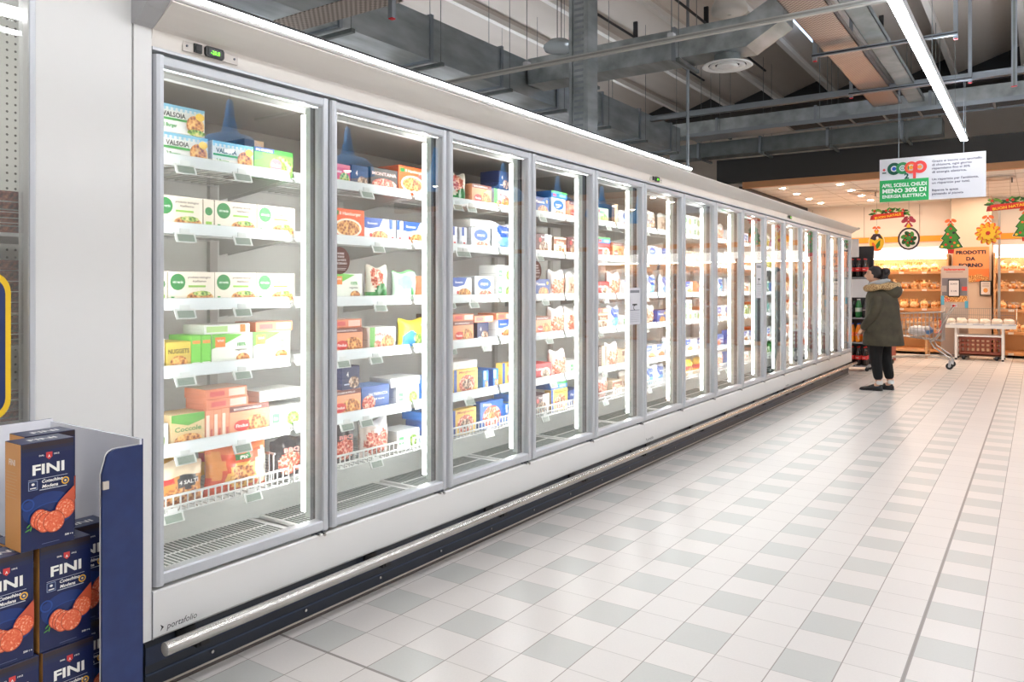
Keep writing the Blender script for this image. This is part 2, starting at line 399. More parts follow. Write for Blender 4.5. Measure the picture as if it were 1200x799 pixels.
def make_cabinet(loc):
    t = thing('freezer_cabinet', 'x', 'freezer', loc, 'five-door upright freezers in a row')
    inner = M((234, 236, 232), .45); inner_shaded = M((124, 117, 110), .5)
    mb = MB()
    mb.box(-1.0, -.80, 0, CL, .10, 2.25, inner); mb.box(-.80, -.03, 0, CL, 2.145, 2.25, inner)
    mb.box(-.80, -.06, 0, CL, .10, .30, inner); mb.box(-.06, -.0, 0, CL, .19, .352, inner)
    mb.add([(-.44, 0, .32), (-.44, CL, .32), (-.36, CL, .50), (-.36, 0, .50)], [(0, 1, 2, 3)], inner)   # sloped panel below basket
    mb.add([(-.80, 0, .50), (-.36, 0, .50), (-.36, CL, .50), (-.80, CL, .50)], [(0, 1, 2, 3)], inner)
    for k in range(5):   # fan bay strip lines on the back wall
        mb.box(-.80, -.775, k * P + .0, k * P + .04, .5, 2.1, M((205, 205, 200), .5))
    mb.box(-.8, -.74, 0, CL, 1.93, 2.144, inner_shaded); mb.box(-.74, -.13, 0, CL, 2.132, 2.144, inner_shaded)  # upper interior coloured darker to stand for its missing light
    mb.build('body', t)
    mb = MB(); mb.prism([(-.02, .35), (.040, .35), (.046, .344), (.046, .198), (.040, .19), (-.02, .19)], 'y', 0, CL, cabw)
    mb.box(.02, .046, -.0, .002, .19, .35, alu)
    a = Art(mb, (.0465, .03, .21), (0, 1, 0), (0, 0, 1)); a.text('portafolio', .075, .0, .030, dark, w=.11, bold=.0, shear=.2); a.poly([(-.005, .0), (.008, .012), (-.005, .024), (0, .012)], dark)
    mb.build('lower_panel', t)
    mb = MB(); mb.box(-.05, .0, 0, CL, .0, .192, M((24, 30, 42), .35)); mb.box(.0, .004, 0, CL, .055, .06, M((50, 62, 84), .4)); mb.box(.0, .003, 0, CL, .09, .15, navy)
    for i in range(9):
        mb.tube([(.004, .25 + i * .43, .045), (.009, .25 + i * .43, .045)], .006, steel, 8)
    mb.build('kick_plate', t)
    mb = MB(); mb.box(-.02, .016, 0, CL, 0, .006, M((74, 64, 60), .35)); mb.box(.0, .004, 0, CL, .006, .012, M((190, 180, 170), .4)); mb.build('floor_trim', t)
    mb = MB(); mb.tube([(.115, .0, .178), (.115, CL - .004, .178)], .0225, steel, 16); mb.build('bumper_rail', t)
    for i in range(5):
        mb = MB(); y = .12 + i * .9; mb.box(.0, .11, y, y + .05, .135, .15, black); mb.box(.09, .12, y + .01, y + .04, .14, .165, black); mb.box(0, .012, y - .01, y + .06, .11, .17, black); mb.build('bumper_bracket', t)
    # canopy with lip and lamp line
    mb = MB()
    mb.prism([(-1.0, 2.25), (-.03, 2.16), (.035, 2.165), (.045, 2.218), (.062, 2.226), (.085, 2.24), (.115, 2.256), (.142, 2.272), (.160, 2.284), (.160, 2.290), (.10, 2.30), (-1.0, 2.30)][::-1], 'y', 0, CL, cream)
    mb.box(-.01, .043, 0, CL, 2.152, 2.162, alu); mb.build('canopy', t)
    # control panel
    mb = MB(); mb.box(.040, .0435, .11, .33, 2.176, 2.214, M((200, 193, 186), .4))
    for y in (.125, .315): mb.tube([(.043, y, 2.195), (.046, y, 2.195)], .004, alud, 8)
    a = Art(mb, (.047, .20, 2.224), (0, 1, 0), (0, 0, 1)); cp = mb.build('control_panel', t)
    mb = MB(); mb.box(.043, .050, .150, .180, 2.180, 2.210, black); mb.box(.05, .053, .154, .176, 2.186, 2.204, dark); mb.build('switch', cp)
    mb = MB(); pts = [(.192, 2.184), (.197, 2.177), (.262, 2.177), (.267, 2.184), (.267, 2.206), (.262, 2.213), (.197, 2.213), (.192, 2.206)]
    mb.prism(pts, 'x', .043, .053, black)
    a = Art(mb, (.0535, .192, 2.177), (0, 1, 0), (0, 0, 1)); a.rect(.012, .008, .063, .029, M((20, 26, 20), .2)); a.text('-20.8', .038, .010, .020, M((110, 255, 40), .5, 0, 3, 'green_digits'), w=.036, bold=.0)
    meta(mb.build('display', cp), 'black display with green digits')
    # ceiling lamp line inside
    mb = MB(); mb.box(-.16, -.13, .02, CL - .02, 2.115, 2.145, white); mb.build('inner_trim', t)
    # doors
    for k in range(5):
        y = k * P
        d = door_frame().build('door', t) if k == 0 else None
        if k == 0:
            mb = MB(); mb.box(.024, .029, .04, P - .036, .40, 2.105, pane_m); mb.build('glass_pane', d)
            mb = MB(); mb.box(-.006, .03, P - .075, P - .012, .335, .362, alud); mb.tube([(.02, P - .03, .345), (.052, P - .03, .345)], .007, steel, 8); mb.tube([(.02, P - .06, .35), (.052, P - .06, .35)], .005, steel, 8); mb.build('hinge', d)
            D0 = d
        else:
            d = copy_tree(D0, t); d.location = (0, y, 0)
        mb = MB(); mb.box(-.03, -.014, y + P - .038, y + P - .001, .35, 2.145, alud); mb.box(-.065, -.03, y + P - .034, y + P - .003, .40, 2.11, M((196, 206, 202), .35)); mu = mb.build('mullion', t)
        mb = MB(); mb.box(-.090, -.066, y + P - .034, y + P - .008, .42, 2.085, ledm); mb.build('light_strip', mu)
        for L in range(6):
            if k == 0:
                s = shelf_mesh(L == 0).build('shelf', t); s.location = (.035, y, LEV[L])
                if L == 0:
                    SB = s
                    g = tag_mesh().build('price_tag', s); g.location = (0, .2, .02); g = g.copy(); COL.objects.link(g); g.location = (0, .55, .02)
                elif L == 1:
                    S0 = s; rail_mesh().build('price_rail', s)
                    g = tag_mesh().build('price_tag', s); g.location = (0, .25, 0); g2 = g.copy(); COL.objects.link(g2); g2.location = (0, .50, 0)
                else:
                    COL.objects.unlink(s); bpy.data.objects.remove(s)
                    s = copy_tree(S0, t); s.location = (.035, y, LEV[L])
            else:
                s = copy_tree(SB if L == 0 else S0, t); s.location = (.035, y, LEV[L])
                for c in s.children:
                    if c.name.startswith('price_tag'): c.location.y += random.uniform(-.1, .12)
        # return-air grille
        if k == 0:
            mb = MB(); mb.box(-.44, -.115, .02, P - .02, .318, .330, white)
            g0 = -.40
            for r in range(2):
                for i in range(36):
                    yy = .04 + i * (P - .08) / 36; xx = -.425 + r * .135
                    mb.box(xx, xx + .118, yy, yy + .0105, .330, .3315, M((70, 84, 78), .6))
            G0 = mb.build('air_grille', t)
        else:
            c = G0.copy(); COL.objects.link(c); c.location = (0, y, 0)
    return t
cab = make_cabinet((-2.47, Y0C, 0))

cabs = [cab] + [copy_tree(cab) for _ in range(2)]
for i, c in enumerate(cabs): c.location = (-2.47, Y0C + CL * i, 0)
for c_ in cabs[0].children:
    if c_.name.startswith('shelf') and c_.location.y < .01 and abs(c_.location.z - LEV[0]) < .01:
        b = basket_div().build('divider', c_); b.location = (0, .695, 0)
cabs[0]['label'] = 'white five-door upright freezer nearest the camera, beside the blue sausage display'
cabs[1]['label'] = 'white five-door upright freezer in the middle of the row'
cabs[2]['label'] = 'white five-door upright freezer at the far end, beside the bottle rack'
# end panels belong to the end cabinets
def end_panel(par, y0, y1, cap=0.0):
    mb = MB(); mb.box(-1.0, .040, y0, y1, .19, 2.33 - cap, cabw); mb.box(-1.0, -.02, y0, y1, .0, .19, M((24, 30, 42), .35)); o = mb.build('end_panel', par)
    mb = MB(); mb.prism([(-.4, 2.22), (.045, 2.22), (.062, 2.228), (.115, 2.264), (.165 - cap * .1, 2.304 - cap * .6), (.18 - cap * .5, 2.322 - cap), (.178 - cap * .5, 2.338 - cap), (-.4, 2.338 - cap)][::-1], 'y', y0 - .006, y1 + .004, M((176, 176, 178), .4)); mb.build('canopy_cap', par)
end_panel(cabs[0], -.062, -.001); end_panel(cabs[2], CL + .001, CL + .06, .035)
mb = MB(); mb.box(-.075, -.014, -.0, .035, .35, 2.145, alud); mu = mb.build('mullion', cabs[0])
mb = MB(); mb.box(-.100, -.076, .0, .022, .42, 2.09, ledm); mb.build('light_strip', mu)
base = (-2.31, Y0C, 2.29); LE = CL + .62; t = thing('canopy_lamp', 'slim bright lamp strip along the canopy edge of the nearest freezers', 'lamp', base)
def cpr(pts, m, nm): MB().prism([(x - 2.47, z) for x, z in pts], 'y', Y0C + .006, Y0C + LE, m).build(nm, t, hold=base)
cpr([(.1605, 2.291), (.170, 2.294), (.172, 2.302), (.150, 2.302)], white2, 'lower_profile')
cpr([(.150, 2.302), (.172, 2.302), (.176, 2.310), (.177, 2.318), (.150, 2.318)], canm, 'diffuser')
cpr([(.145, 2.318), (.180, 2.318), (.180, 2.327), (.155, 2.333), (.06, 2.333), (.06, 2.3005), (.1, 2.3005), (.145, 2.306)], dark, 'cover')
# stickers on door glass
def sticker(door, yc, zc):
    mb = MB(); n = 24
    pts = [(yc + .058 * cos(2 * pi * i / n), zc + .058 * sin(2 * pi * i / n)) for i in range(n)]
    mb.prism(pts, 'x', .029, .0295, M((116, 84, 76), .5)); a = Art(mb, (.0295, yc, zc), (0, 1, 0), (0, 0, 1)); w_ = M((238, 230, 226), .5)
    for i, t in enumerate(['CHIUDERE', 'LE PORTE', 'APRI LE PORTE', 'SE NECESSARIO']): a.text(t, 0, .026 - i * .014, .0115, w_, w=[.05, .05, .07, .08][i], bold=.03)
    a.rect(-.04, -.025, .04, -.0245, w_); a.rect(-.035, -.034, .035, -.032, w_); a.rect(-.03, -.04, .03, -.038, w_)
    meta(mb.build('sticker', door), 'round brown notice sticker')
def doors_of(c): return sorted([o for o in c.children if o.name.startswith('door')], key=lambda o: o.location.y)
dd = doors_of(cabs[0])
sticker(dd[1], .07, 1.475); sticker(dd[3], .07, 1.46)
def notice(door, y0, y1, z0, z1):
    mb = MB(); mb.box(.03, .031, y0, y1, z0, z1, M((206, 206, 212), .5)); a = Art(mb, (.031, y0, z0), (0, 1, 0), (0, 0, 1)); w, h = y1 - y0, z1 - z0
    g_ = M((120, 122, 132), .5); a.rect(w * .1, h * .86, w * .9, h * .93, g_); a.rect(w * .3, h * .52, w * .7, h * .56, black); a.ring(w * .48, h * .46, .012, .02, black, 1, 5)
    a.rect(w * .1, h * .38, w * .9, h * .40, g_)
    for i in range(6): a.rect(w * .12, h * (.08 + i * .05), w * .88, h * (.09 + i * .05), M((160, 160, 168), .5))
    meta(mb.build('notice', door), 'grey printed notice sheet')
notice(dd[4], .54, .735, 1.09, 1.36)
d2 = doors_of(cabs[1]); notice(d2[3], .5, .68, 1.25, 1.62)

# ================================================================ frozen food
def prod_art(a, w, h, els):
    for e in els:
        k = e[0]
        def C(c, r=.45): return FOOD[c] if isinstance(c, str) else M(c, r)
        if k == 'r': a.rect(e[1] * w, e[2] * h, e[3] * w, e[4] * h, C(e[5]))
        elif k == 'e': a.ell(e[1] * w, e[2] * h, e[3] * w, e[4] * h, C(e[5]))
        elif k == 'c': a.ell(e[1] * w, e[2] * h, e[3] * h, e[3] * h, C(e[4]))
        elif k == 'p': a.poly([(x * w, y * h) for x, y in e[1]], C(e[2]))
        elif k == 't': a.text(e[1], e[2] * w, e[3] * h, e[4] * h, C(e[5]), w=(e[6] * w if len(e) > 6 else None), bold=.025)
K = {}
def kind(key, name, desc, w, h, d, base, els, front=None, cat='food box', top=None):
    K[key] = dict(name=name, desc=desc, w=w, h=h, d=d, base=base, els=els, front=front, cat=cat, mesh=None, bag=False, top=top)
W_ = (244, 243, 240); G_ = (60, 160, 70); R_ = (214, 50, 48); B_ = (36, 84, 170); DG = (30, 130, 60)
kind('valsoia', 'frozen_food_box', 'white pale-blue burger box', .19, .105, .16, W_, [('r', 0, .9, 1, 1, (140, 205, 235))] + [('r', i / 10, .8, i / 10 + .05, .9, (170, 220, 240)) for i in range(10)] + [('r', 0, .44, .62, .52, G_), ('e', .78, .38, .2, .36, 'f1'), ('e', .8, .12, .2, .12, 'f3'), ('e', .88, .72, .1, .14, (250, 205, 60)), ('t', 'VALSOIA', .31, .56, .24, (40, 40, 40), .5), ('t', '2 Burger', .22, .2, .18, G_, .3)], top=(210, 235, 245))
kind('vivi', 'frozen_food_box', 'cream meal box, green logo', .195, .125, .15, (243, 232, 216), [('c', .2, .68, .25, DG), ('t', 'vivi verde', .2, .64, .12, W_, .22), ('e', .68, .2, .3, .2, 'f1'), ('e', .72, .33, .2, .08, 'f3'), ('r', .42, .52, .8, .58, (150, 205, 70)), ('t', 'prodotto biologico', .66, .8, .09, (120, 100, 90), .5), ('t', 'italiano', .66, .68, .09, (120, 100, 90), .3), ('r', .05, .12, .12, .24, G_)])
kind('vivi_side', 'frozen_food_box', 'narrow cream box', .045, .125, .15, (243, 230, 212), [('c', .5, .62, .13, DG), ('r', .2, .2, .8, .3, (150, 205, 70))])
kind('minestre', 'frozen_food_box', 'bright green soup box', .20, .11, .15, (60, 150, 60), [('r', 0, 0, 1, .82, (110, 180, 70)), ('e', .7, .4, .3, .36, 'f3'), ('e', .55, .4, .16, .26, (235, 120, 130)), ('t', 'Findus', .55, .34, .2, W_, .22), ('r', 0, .84, .5, 1, (30, 70, 150)), ('t', 'BIG MINESTRE', .25, .87, .11, W_, .42)], top=(40, 120, 60))
kind('brown', 'frozen_food_box', 'tall dark brown box', .10, .17, .15, (60, 38, 30), [('r', .5, 0, 1, 1, (226, 190, 150))] + [('r', .06, .1 + i * .1, .44, .13 + i * .1, (150, 100, 60)) for i in range(8)])
kind('nuggets', 'frozen_food_box', 'yellow nugget box', .10, .11, .15, (214, 190, 80), [('r', 0, 0, 1, .55, (205, 180, 90)), ('t', 'NUGGETS', .5, .6, .22, (90, 70, 30), .85), ('e', .5, .28, .36, .24, 'f1')])
kind('cento', 'frozen_food_box', 'white box with orange square', .19, .13, .15, (236, 240, 228), [('p', [(0, .55), (.35, .72), (.75, .96), (.3, 1), (0, 1)], (110, 190, 70)), ('r', .08, .6, .32, .9, (240, 130, 50)), ('t', 'VIVI', .2, .76, .1, W_, .16), ('t', '100%', .72, .6, .16, G_, .22), ('t', 'vegetale', .7, .46, .1, (110, 110, 100), .3), ('e', .75, .2, .17, .18, 'f1')], top=(240, 242, 236))
kind('cento_side', 'frozen_food_box', 'narrow bright green box', .042, .13, .15, (120, 205, 80), [('r', .1, .1, .9, .2, W_), ('r', .1, .75, .9, .85, (240, 150, 80))])
kind('cento_flat', 'frozen_food_box', 'flat orange-marked white box', .21, .038, .14, (240, 243, 236), [('r', .05, .2, .5, .8, (180, 215, 140)), ('r', .78, .1, .9, .9, (240, 130, 50))], top=(246, 246, 240))
kind('findus', 'frozen_food_box', 'salmon pink fillet box', .19, .125, .14, (236, 160, 120), [('r', 0, .82, 1, 1, (120, 60, 50)), ('t', 'BOCCONI DI POLLO', .45, .87, .09, W_, .7), ('e', .66, .35, .32, .3, 'f1'), ('e', .3, .36, .2, .18, R_), ('t', 'Findus', .3, .31, .15, W_, .3)])
kind('findus_side', 'frozen_food_box', 'narrow salmon striped box', .035, .125, .14, (232, 150, 112), [('r', .1, .05, .5, .85, (246, 226, 210)), ('r', .6, .1, .9, .4, (206, 90, 70))])
kind('findus_flat', 'frozen_food_box', 'flat salmon pink box', .19, .04, .14, (228, 140, 106), [('r', .55, .15, .95, .85, (246, 205, 190)), ('r', .1, .25, .45, .75, (214, 90, 90))], top=(246, 214, 200))
kind('coccole', 'frozen_food_box', 'tan dumpling box, green banner', .14, .125, .13, (216, 188, 140), [('p', [(0, 1), (1, 1), (1, .78), (.5, .64), (0, .78)], (90, 160, 60)), ('t', 'Coccole', .5, .48, .2, (60, 130, 60), .8), ('e', .5, .2, .42, .2, 'f1')])
kind('plain', 'frozen_food_box', 'white carton with green mark', .17, .10, .14, (238, 238, 234), [('r', .08, .3, .3, .7, (90, 180, 110)), ('t', 'bio', .19, .42, .2, W_, .12), ('e', .72, .4, .2, .3, 'f3'), ('r', .36, .7, .9, .76, (200, 200, 196))])
kind('plain_flat', 'frozen_food_box', 'flat plain white carton', .22, .045, .15, (238, 236, 232), [('r', .1, .3, .6, .7, (226, 226, 222))], top=(244, 244, 240))
kind('pink', 'frozen_food_box', 'pink meal box', .12, .10, .14, (226, 84, 110), [('r', 0, .84, 1, 1, (236, 120, 130)), ('e', .7, .35, .26, .28, 'f3'), ('t', 'Findus', .35, .6, .18, W_, .4)])
kind('navy', 'frozen_food_box', 'navy box with white numeral', .11, .11, .14, (30, 42, 84), [('t', '4', .3, .55, .3, W_, .12), ('e', .66, .3, .3, .26, 'f4'), ('r', .1, .2, .4, .26, (200, 210, 230))])
kind('montana', 'frozen_food_box', 'black box with beef patties', .19, .115, .15, (44, 30, 28), [('r', 0, .62, 1, .92, (30, 24, 24)), ('t', 'MONTANA', .5, .68, .2, (236, 200, 190), .9), ('e', .5, .3, .46, .26, 'f2')])
kind('hamb', 'frozen_food_box', 'orange red burger box', .21, .15, .15, (236, 96, 40), [('t', '10 Hamburger', .55, .8, .14, (250, 240, 225), .7), ('r', .06, .78, .22, .92, DG), ('e', .5, .4, .42, .3, (250, 238, 220)), ('e', .5, .4, .36, .24, 'f1')])
kind('swoosh', 'frozen_food_box', 'white box with blue swoosh', .17, .12, .14, (240, 240, 242), [('p', [(0, 1), (.75, 1), (.6, .66), (.2, .56), (0, .6)], B_), ('t', 'Bastoncini', .32, .74, .13, W_, .4), ('e', .62, .26, .34, .24, 'f1'), ('c', .25, .3, .08, R_)])
kind('swoosh_side', 'frozen_food_box', 'narrow white and blue box', .045, .12, .14, (236, 238, 244), [('r', 0, .6, .5, 1, B_), ('r', .3, .1, .7, .3, R_)])
kind('soffi', 'frozen_food_box', 'white and red pancake box', .18, .12, .14, (242, 240, 236), [('e', .7, .36, .26, .3, 'f1'), ('t', 'Sofficini', .42, .64, .2, R_, .6), ('r', 0, 0, .2, 1, (100, 170, 80)), ('e', .3, .3, .14, .18, 'f2')])
kind('saldi', 'frozen_food_box', 'blue box with white lettering', .19, .125, .14, (44, 86, 156), [('t', 'SALTIMBOCCA', .6, .62, .15, W_, .7), ('t', 'del mare', .62, .44, .1, W_, .4), ('e', .25, .35, .24, .3, 'f2'), ('r', 0, 0, 1, .07, (200, 215, 235))], top=(110, 150, 210))
kind('blueflat', 'frozen_food_box', 'flat blue box', .21, .045, .15, (36, 110, 190), [('r', 0, .7, 1, 1, (90, 180, 100)), ('r', .5, .2, .9, .6, (150, 205, 235)), ('r', .1, .2, .3, .6, R_)], top=(70, 150, 215))
kind('blueside', 'frozen_food_box', 'narrow blue and white box', .05, .12, .15, (44, 120, 205), [('r', .1, .55, .5, .95, W_), ('e', .6, .3, .3, .2, 'f1')])
kind('pizza', 'pizza_box', 'yellow and blue pizza box', .22, .145, .05, (236, 196, 90), [('r', 0, 0, .12, 1, B_), ('e', .55, .4, .34, .36, 'f2'), ('e', .55, .4, .2, .2, 'f4'), ('t', 'Margherita', .56, .84, .12, (180, 60, 40), .7)], cat='pizza box')
kind('pizzab', 'pizza_box', 'blue pizza box', .23, .16, .05, (38, 92, 176), [('e', .5, .42, .4, .4, 'f2'), ('c', .5, .42, .16, 'f1'), ('t', 'Pizza', .3, .84, .13, W_, .36)], cat='pizza box')
kind('maroon', 'frozen_food_box', 'maroon seafood box', .19, .13, .14, (96, 50, 54), [('r', .55, 0, 1, 1, (240, 236, 232)), ('e', .5, .35, .3, .32, 'f4'), ('c', .25, .7, .12, R_), ('t', 'Sapori', .5, .82, .12, W_, .4)])
kind('bluefish', 'frozen_food_box', 'deep blue fish box', .18, .12, .14, (26, 66, 140), [('e', .6, .3, .34, .26, 'f1'), ('t', 'Platessa', .4, .66, .2, W_, .6), ('c', .86, .78, .1, (240, 200, 60))])
kind('whiteb', 'frozen_food_box', 'white box with blue oval', .18, .13, .14, (238, 241, 246), [('e', .5, .66, .38, .26, B_), ('t', 'mare', .5, .6, .2, W_, .4), ('e', .55, .2, .36, .18, 'f2')])
kind('veg', 'frozen_food_box', 'pale green vegetable box', .17, .12, .14, (196, 220, 170), [('e', .6, .35, .36, .32, 'f3'), ('t', 'Spinaci', .4, .7, .18, DG, .6), ('c', .14, .8, .1, R_)])
kind('ice', 'frozen_food_box', 'red ice cream box', .20, .11, .15, (200, 44, 50), [('e', .65, .4, .3, .32, (250, 236, 210)), ('t', 'Gelato', .28, .6, .22, W_, .45), ('e', .65, .42, .2, .2, 'f4')])
kind('tub', 'frozen_food_box', 'cream and brown dessert box', .16, .12, .14, (232, 214, 186), [('r', 0, .6, 1, .9, (120, 70, 50)), ('t', 'Dolce', .5, .64, .2, (245, 225, 200), .6), ('e', .5, .3, .36, .24, 'f4')])
def bag(key, desc, w, h, t, base, els, label='frozen_food_bag'):
    K[key] = dict(name=label, desc=desc, w=w, h=h, d=t, base=base, els=els, cat='food bag', mesh=None, bag=True)
bag('salti', 'orange and tan food bag', .22, .17, .09, (222, 150, 70), [('r', 0, 0, 1, .12, (190, 110, 50)), ('r', 0, .66, 1, 1, (244, 222, 190)), ('e', .5, .3, .36, .2, 'f1'), ('e', .6, .55, .22, .15, (50, 50, 55)), ('t', '4 SALTI', .6, .51, .12, W_, .36), ('r', .02, .55, .34, .68, R_)])
bag('redbag', 'red and orange chip bag', .30, .20, .11, (226, 84, 40), [('r', 0, .84, 1, 1, (236, 130, 70)), ('e', .5, .35, .26, .28, (245, 190, 90)), ('e', .5, .35, .2, .2, 'f1'), ('r', .4, .66, .62, .8, DG), ('t', 'Più', .51, .68, .1, W_, .14), ('e', .85, .4, .12, .4, (246, 226, 190)), ('e', .1, .6, .1, .3, (240, 160, 80))])
bag('yellow', 'bright yellow potato bag', .22, .16, .09, (246, 196, 30), [('r', 0, .4, 1, .6, R_), ('e', .5, .3, .3, .2, 'f1')])
bag('blackbag', 'black glossy meat bag', .17, .18, .08, (40, 36, 38), [('e', .5, .4, .4, .26, 'f2'), ('t', 'BBQ', .5, .68, .14, (226, 150, 140), .5)])
bag('cornet', 'tan and green cornet bag', .15, .17, .06, (230, 226, 210), [('e', .4, .66, .3, .3, 'f2'), ('r', 0, 0, 1, .26, (60, 150, 80)), ('e', .6, .3, .3, .2, (40, 120, 60))])
bag('mint', 'pale mint vegetable bag', .18, .15, .07, (206, 232, 214), [('e', .4, .6, .3, .26, (130, 200, 190)), ('c', .7, .3, .14, DG), ('r', 0, .92, 1, 1, (120, 190, 120))])
bag('yelblue', 'yellow and blue bag', .24, .15, .08, (236, 214, 70), [('e', .3, .3, .25, .3, (60, 140, 210)), ('e', .8, .6, .2, .35, (50, 130, 205)), ('e', .55, .3, .2, .2, 'f3')])
bag('clear', 'clear pinkish seafood bag', .20, .18, .08, (236, 222, 212), [('e', .5, .4, .44, .36, 'f2'), ('r', 0, .86, 1, 1, (240, 238, 236)), ('e', .5, .75, .2, .1, W_)])
bag('bluebag', 'white and blue fish bag', .19, .17, .07, (234, 240, 248), [('e', .5, .7, .4, .24, B_), ('t', 'mare', .5, .66, .12, W_, .4), ('e', .5, .3, .32, .2, (120, 180, 225))])
bag('brownbag', 'brown and white mushroom bag', .19, .17, .07, (196, 176, 158), [('e', .5, .4, .36, .3, 'f4'), ('r', 0, .8, 1, 1, (236, 236, 232))])
bag('greenbag', 'green vegetable bag', .19, .18, .07, (84, 160, 80), [('e', .5, .4, .34, .3, 'f3'), ('e', .5, .76, .3, .12, W_)])
def prod_mesh(key):
    q = K[key]
    if q['mesh']: return q['mesh']
    w, h, d = q['w'], q['h'], q['d']; mb = MB(); bm_ = M(q['base'], .5)
    if not q['bag']:
        c = .0025
        # box with folded flaps: slightly chamfered edges
        pr = [(-d + c, 0), (-c, 0), (0, c), (0, h - c), (-c, h), (-d + c, h), (-d, h - c), (-d, c)]
        mb.prism(pr[::-1], 'y', 0, w, bm_)
        if q.get('top'):
            a = Art(mb, (-.004, .003, h), (0, 1, 0), (-1, 0, 0), .0003); a.rect(0, 0, w - .006, d - .01, M(q['top'], .45))
        a = Art(mb, (0, -.0, h), (1, 0, 0), (0, 0, 1))
        # end flap seam on the side that faces the camera
        a = Art(mb, (-d, 0, 0), (1, 0, 0), (0, 0, 1), .0003); a.rect(d * .1, h * .48, d * .9, h * .5, M(tuple(int(v * .8) for v in q['base']), .5))
        a = Art(mb, (0.0002, 0, 0), (0, 1, 0), (0, 0, 1), .0003); prod_art(a, w, h, q['els'])
    else:
        rr = random.Random(key); NY, NZ = 18, 16; vs = []
        ph = [rr.uniform(0, 6.28) for _ in range(6)]
        def T(u, v):
            a = max(0, 1 - abs(2 * u - 1) ** 2.6) ** .55; b = max(0, 1 - abs(2 * v - 1) ** 3.2) ** .6
            wv = .10 * sin(17 * u + ph[0] + 4 * v) + .09 * sin(13 * v + ph[1] + 6 * u) + .06 * sin(29 * u - 21 * v + ph[2])
            return d / 2 * a * b * (1 + wv)
        def hz(u, v): return v * h * (1 + .05 * sin(7 * u + ph[3])) if v > .5 else v * h
        for sgn in (1, -1):
            for i in range(NY + 1):
                for j in range(NZ + 1):
                    u, v = i / NY, j / NZ
                    yy = .5 + (u - .5) * (1 - .08 * sin(pi * v)) * (1 - .05 * (v > .95))
                    vs.append((-d / 2 + sgn * (T(u, v) + .001) , yy * w, max(0, hz(u, v))))
        n1 = (NY + 1) * (NZ + 1)
        def cmat(u, v):
            c = q['base']
            for e in q['els']:
                if e[0] == 'r' and e[1] <= u <= e[3] and e[2] <= v <= e[4]: c = e[5]
                elif e[0] == 'e' and ((u - e[1]) / e[3]) ** 2 + ((v - e[2]) / e[4]) ** 2 < 1: c = e[5]
                elif e[0] == 'c' and ((u - e[1]) * w / h / e[3]) ** 2 + ((v - e[2]) / e[3]) ** 2 < 1: c = e[4]
            return FOOD[c] if isinstance(c, str) else M(c, .28)
        for sgn in (0, 1):
            for i in range(NY):
                for j in range(NZ):
                    a_ = sgn * n1 + i * (NZ + 1) + j; f = (a_, a_ + NZ + 1, a_ + NZ + 2, a_ + 1)
                    if sgn: f = f[::-1]
                    m = cmat((i + .5) / NY, (j + .5) / NZ)
                    mb.f.append(f); mb.m.append(mb.mi(m)); mb.sm.append(True)
        mb.v = [tuple(v) for v in vs]
        a = Art(mb, (.004, 0, 0), (0, 1, 0), (0, 0, 1)); prod_art(a, w, h, [e for e in q['els'] if e[0] == 't'])
    me = bpy.data.meshes.new(q['name']); me.from_pydata(mb.v, [], mb.f); me.polygons.foreach_set('material_index', mb.m); me.polygons.foreach_set('use_smooth', mb.sm)
    for m in mb.mats: me.materials.append(m)
    me.update(); q['mesh'] = me
    return me
ORD = ['first', 'second', 'third', 'fourth', 'fifth', 'sixth', 'seventh', 'eighth', 'ninth', 'tenth', 'eleventh', 'twelfth', 'thirteenth', 'fourteenth', 'fifteenth']
LVN = ['bottom basket', 'second shelf up', 'third shelf up', 'fourth shelf up', 'fifth shelf up', 'top shelf']
def put(key, door, lev, y, nth, st='', dz=0, dx=0, rz=0):
    q = K[key]; me = prod_mesh(key)
    o = bpy.data.objects.new(q['name'], me); COL.objects.link(o)
    base = LEV[lev] - .0185
    o.location = (-2.47 - .212 + dx, y, base + dz); o.rotation_euler = (0, 0, rz)
    meta(o, '%s%s, %s from left, %s, %s door' % (q['desc'], st, nth, LVN[lev], ORD[door]), q['cat'], q['desc'].split(' with ')[0] + ('s' if not q['desc'].split(' with ')[0].endswith('x') else 'es') + ' in the freezers')
    return o
def fill(door, lev, items, y0=None, y1=None):
    """items: 'key' or 'key*2' (stack) or 'key+other' (other lies on top)"""
    y = 1.105 * (Y0C + door * P + .035) if y0 is None else y0; end = min(1.105 * (Y0C + (door + 1) * P + .03), Y0C + 3 * CL - .02)
    if end - y < .1: return
    parsed = []
    for it in items:
        stack = []
        for q in it.split('+'):
            n = 1
            if '*' in q: q, n = q.split('*'); n = int(n)
            stack += [q] * n
        parsed.append(stack)
    tot = sum(max(K[s]['w'] for s in st) for st in parsed); gap = (end - y - tot) / max(1, len(parsed))
    while gap < .001 and len(parsed) > 1:
        parsed.pop(); tot = sum(max(K[s]['w'] for s in st) for st in parsed); gap = (end - y - tot) / len(parsed)
    for i, st in enumerate(parsed):
        z = 0; wmax = max(K[s]['w'] for s in st)
        for j, s in enumerate(st):
            tag = '' if len(st) == 1 else (' under others' if j == 0 else ' atop others' if j == len(st) - 1 else ' mid-stack' if len(st) == 3 else ' mid-stack')
            room = (LEV[lev + 1] - .05 if lev < 5 else 2.09) - (LEV[lev] - .019)
            if z + K[s]['h'] > room: break
            put(s, door, lev, y + gap * .5 + random.uniform(0, 1) * (wmax - K[s]['w']), ORD[i], tag, z, random.uniform(-.012, 0), radians(random.uniform(-.0, 1.5)) * 0)
            z += K[s]['h'] + .0006
        y += wmax + gap
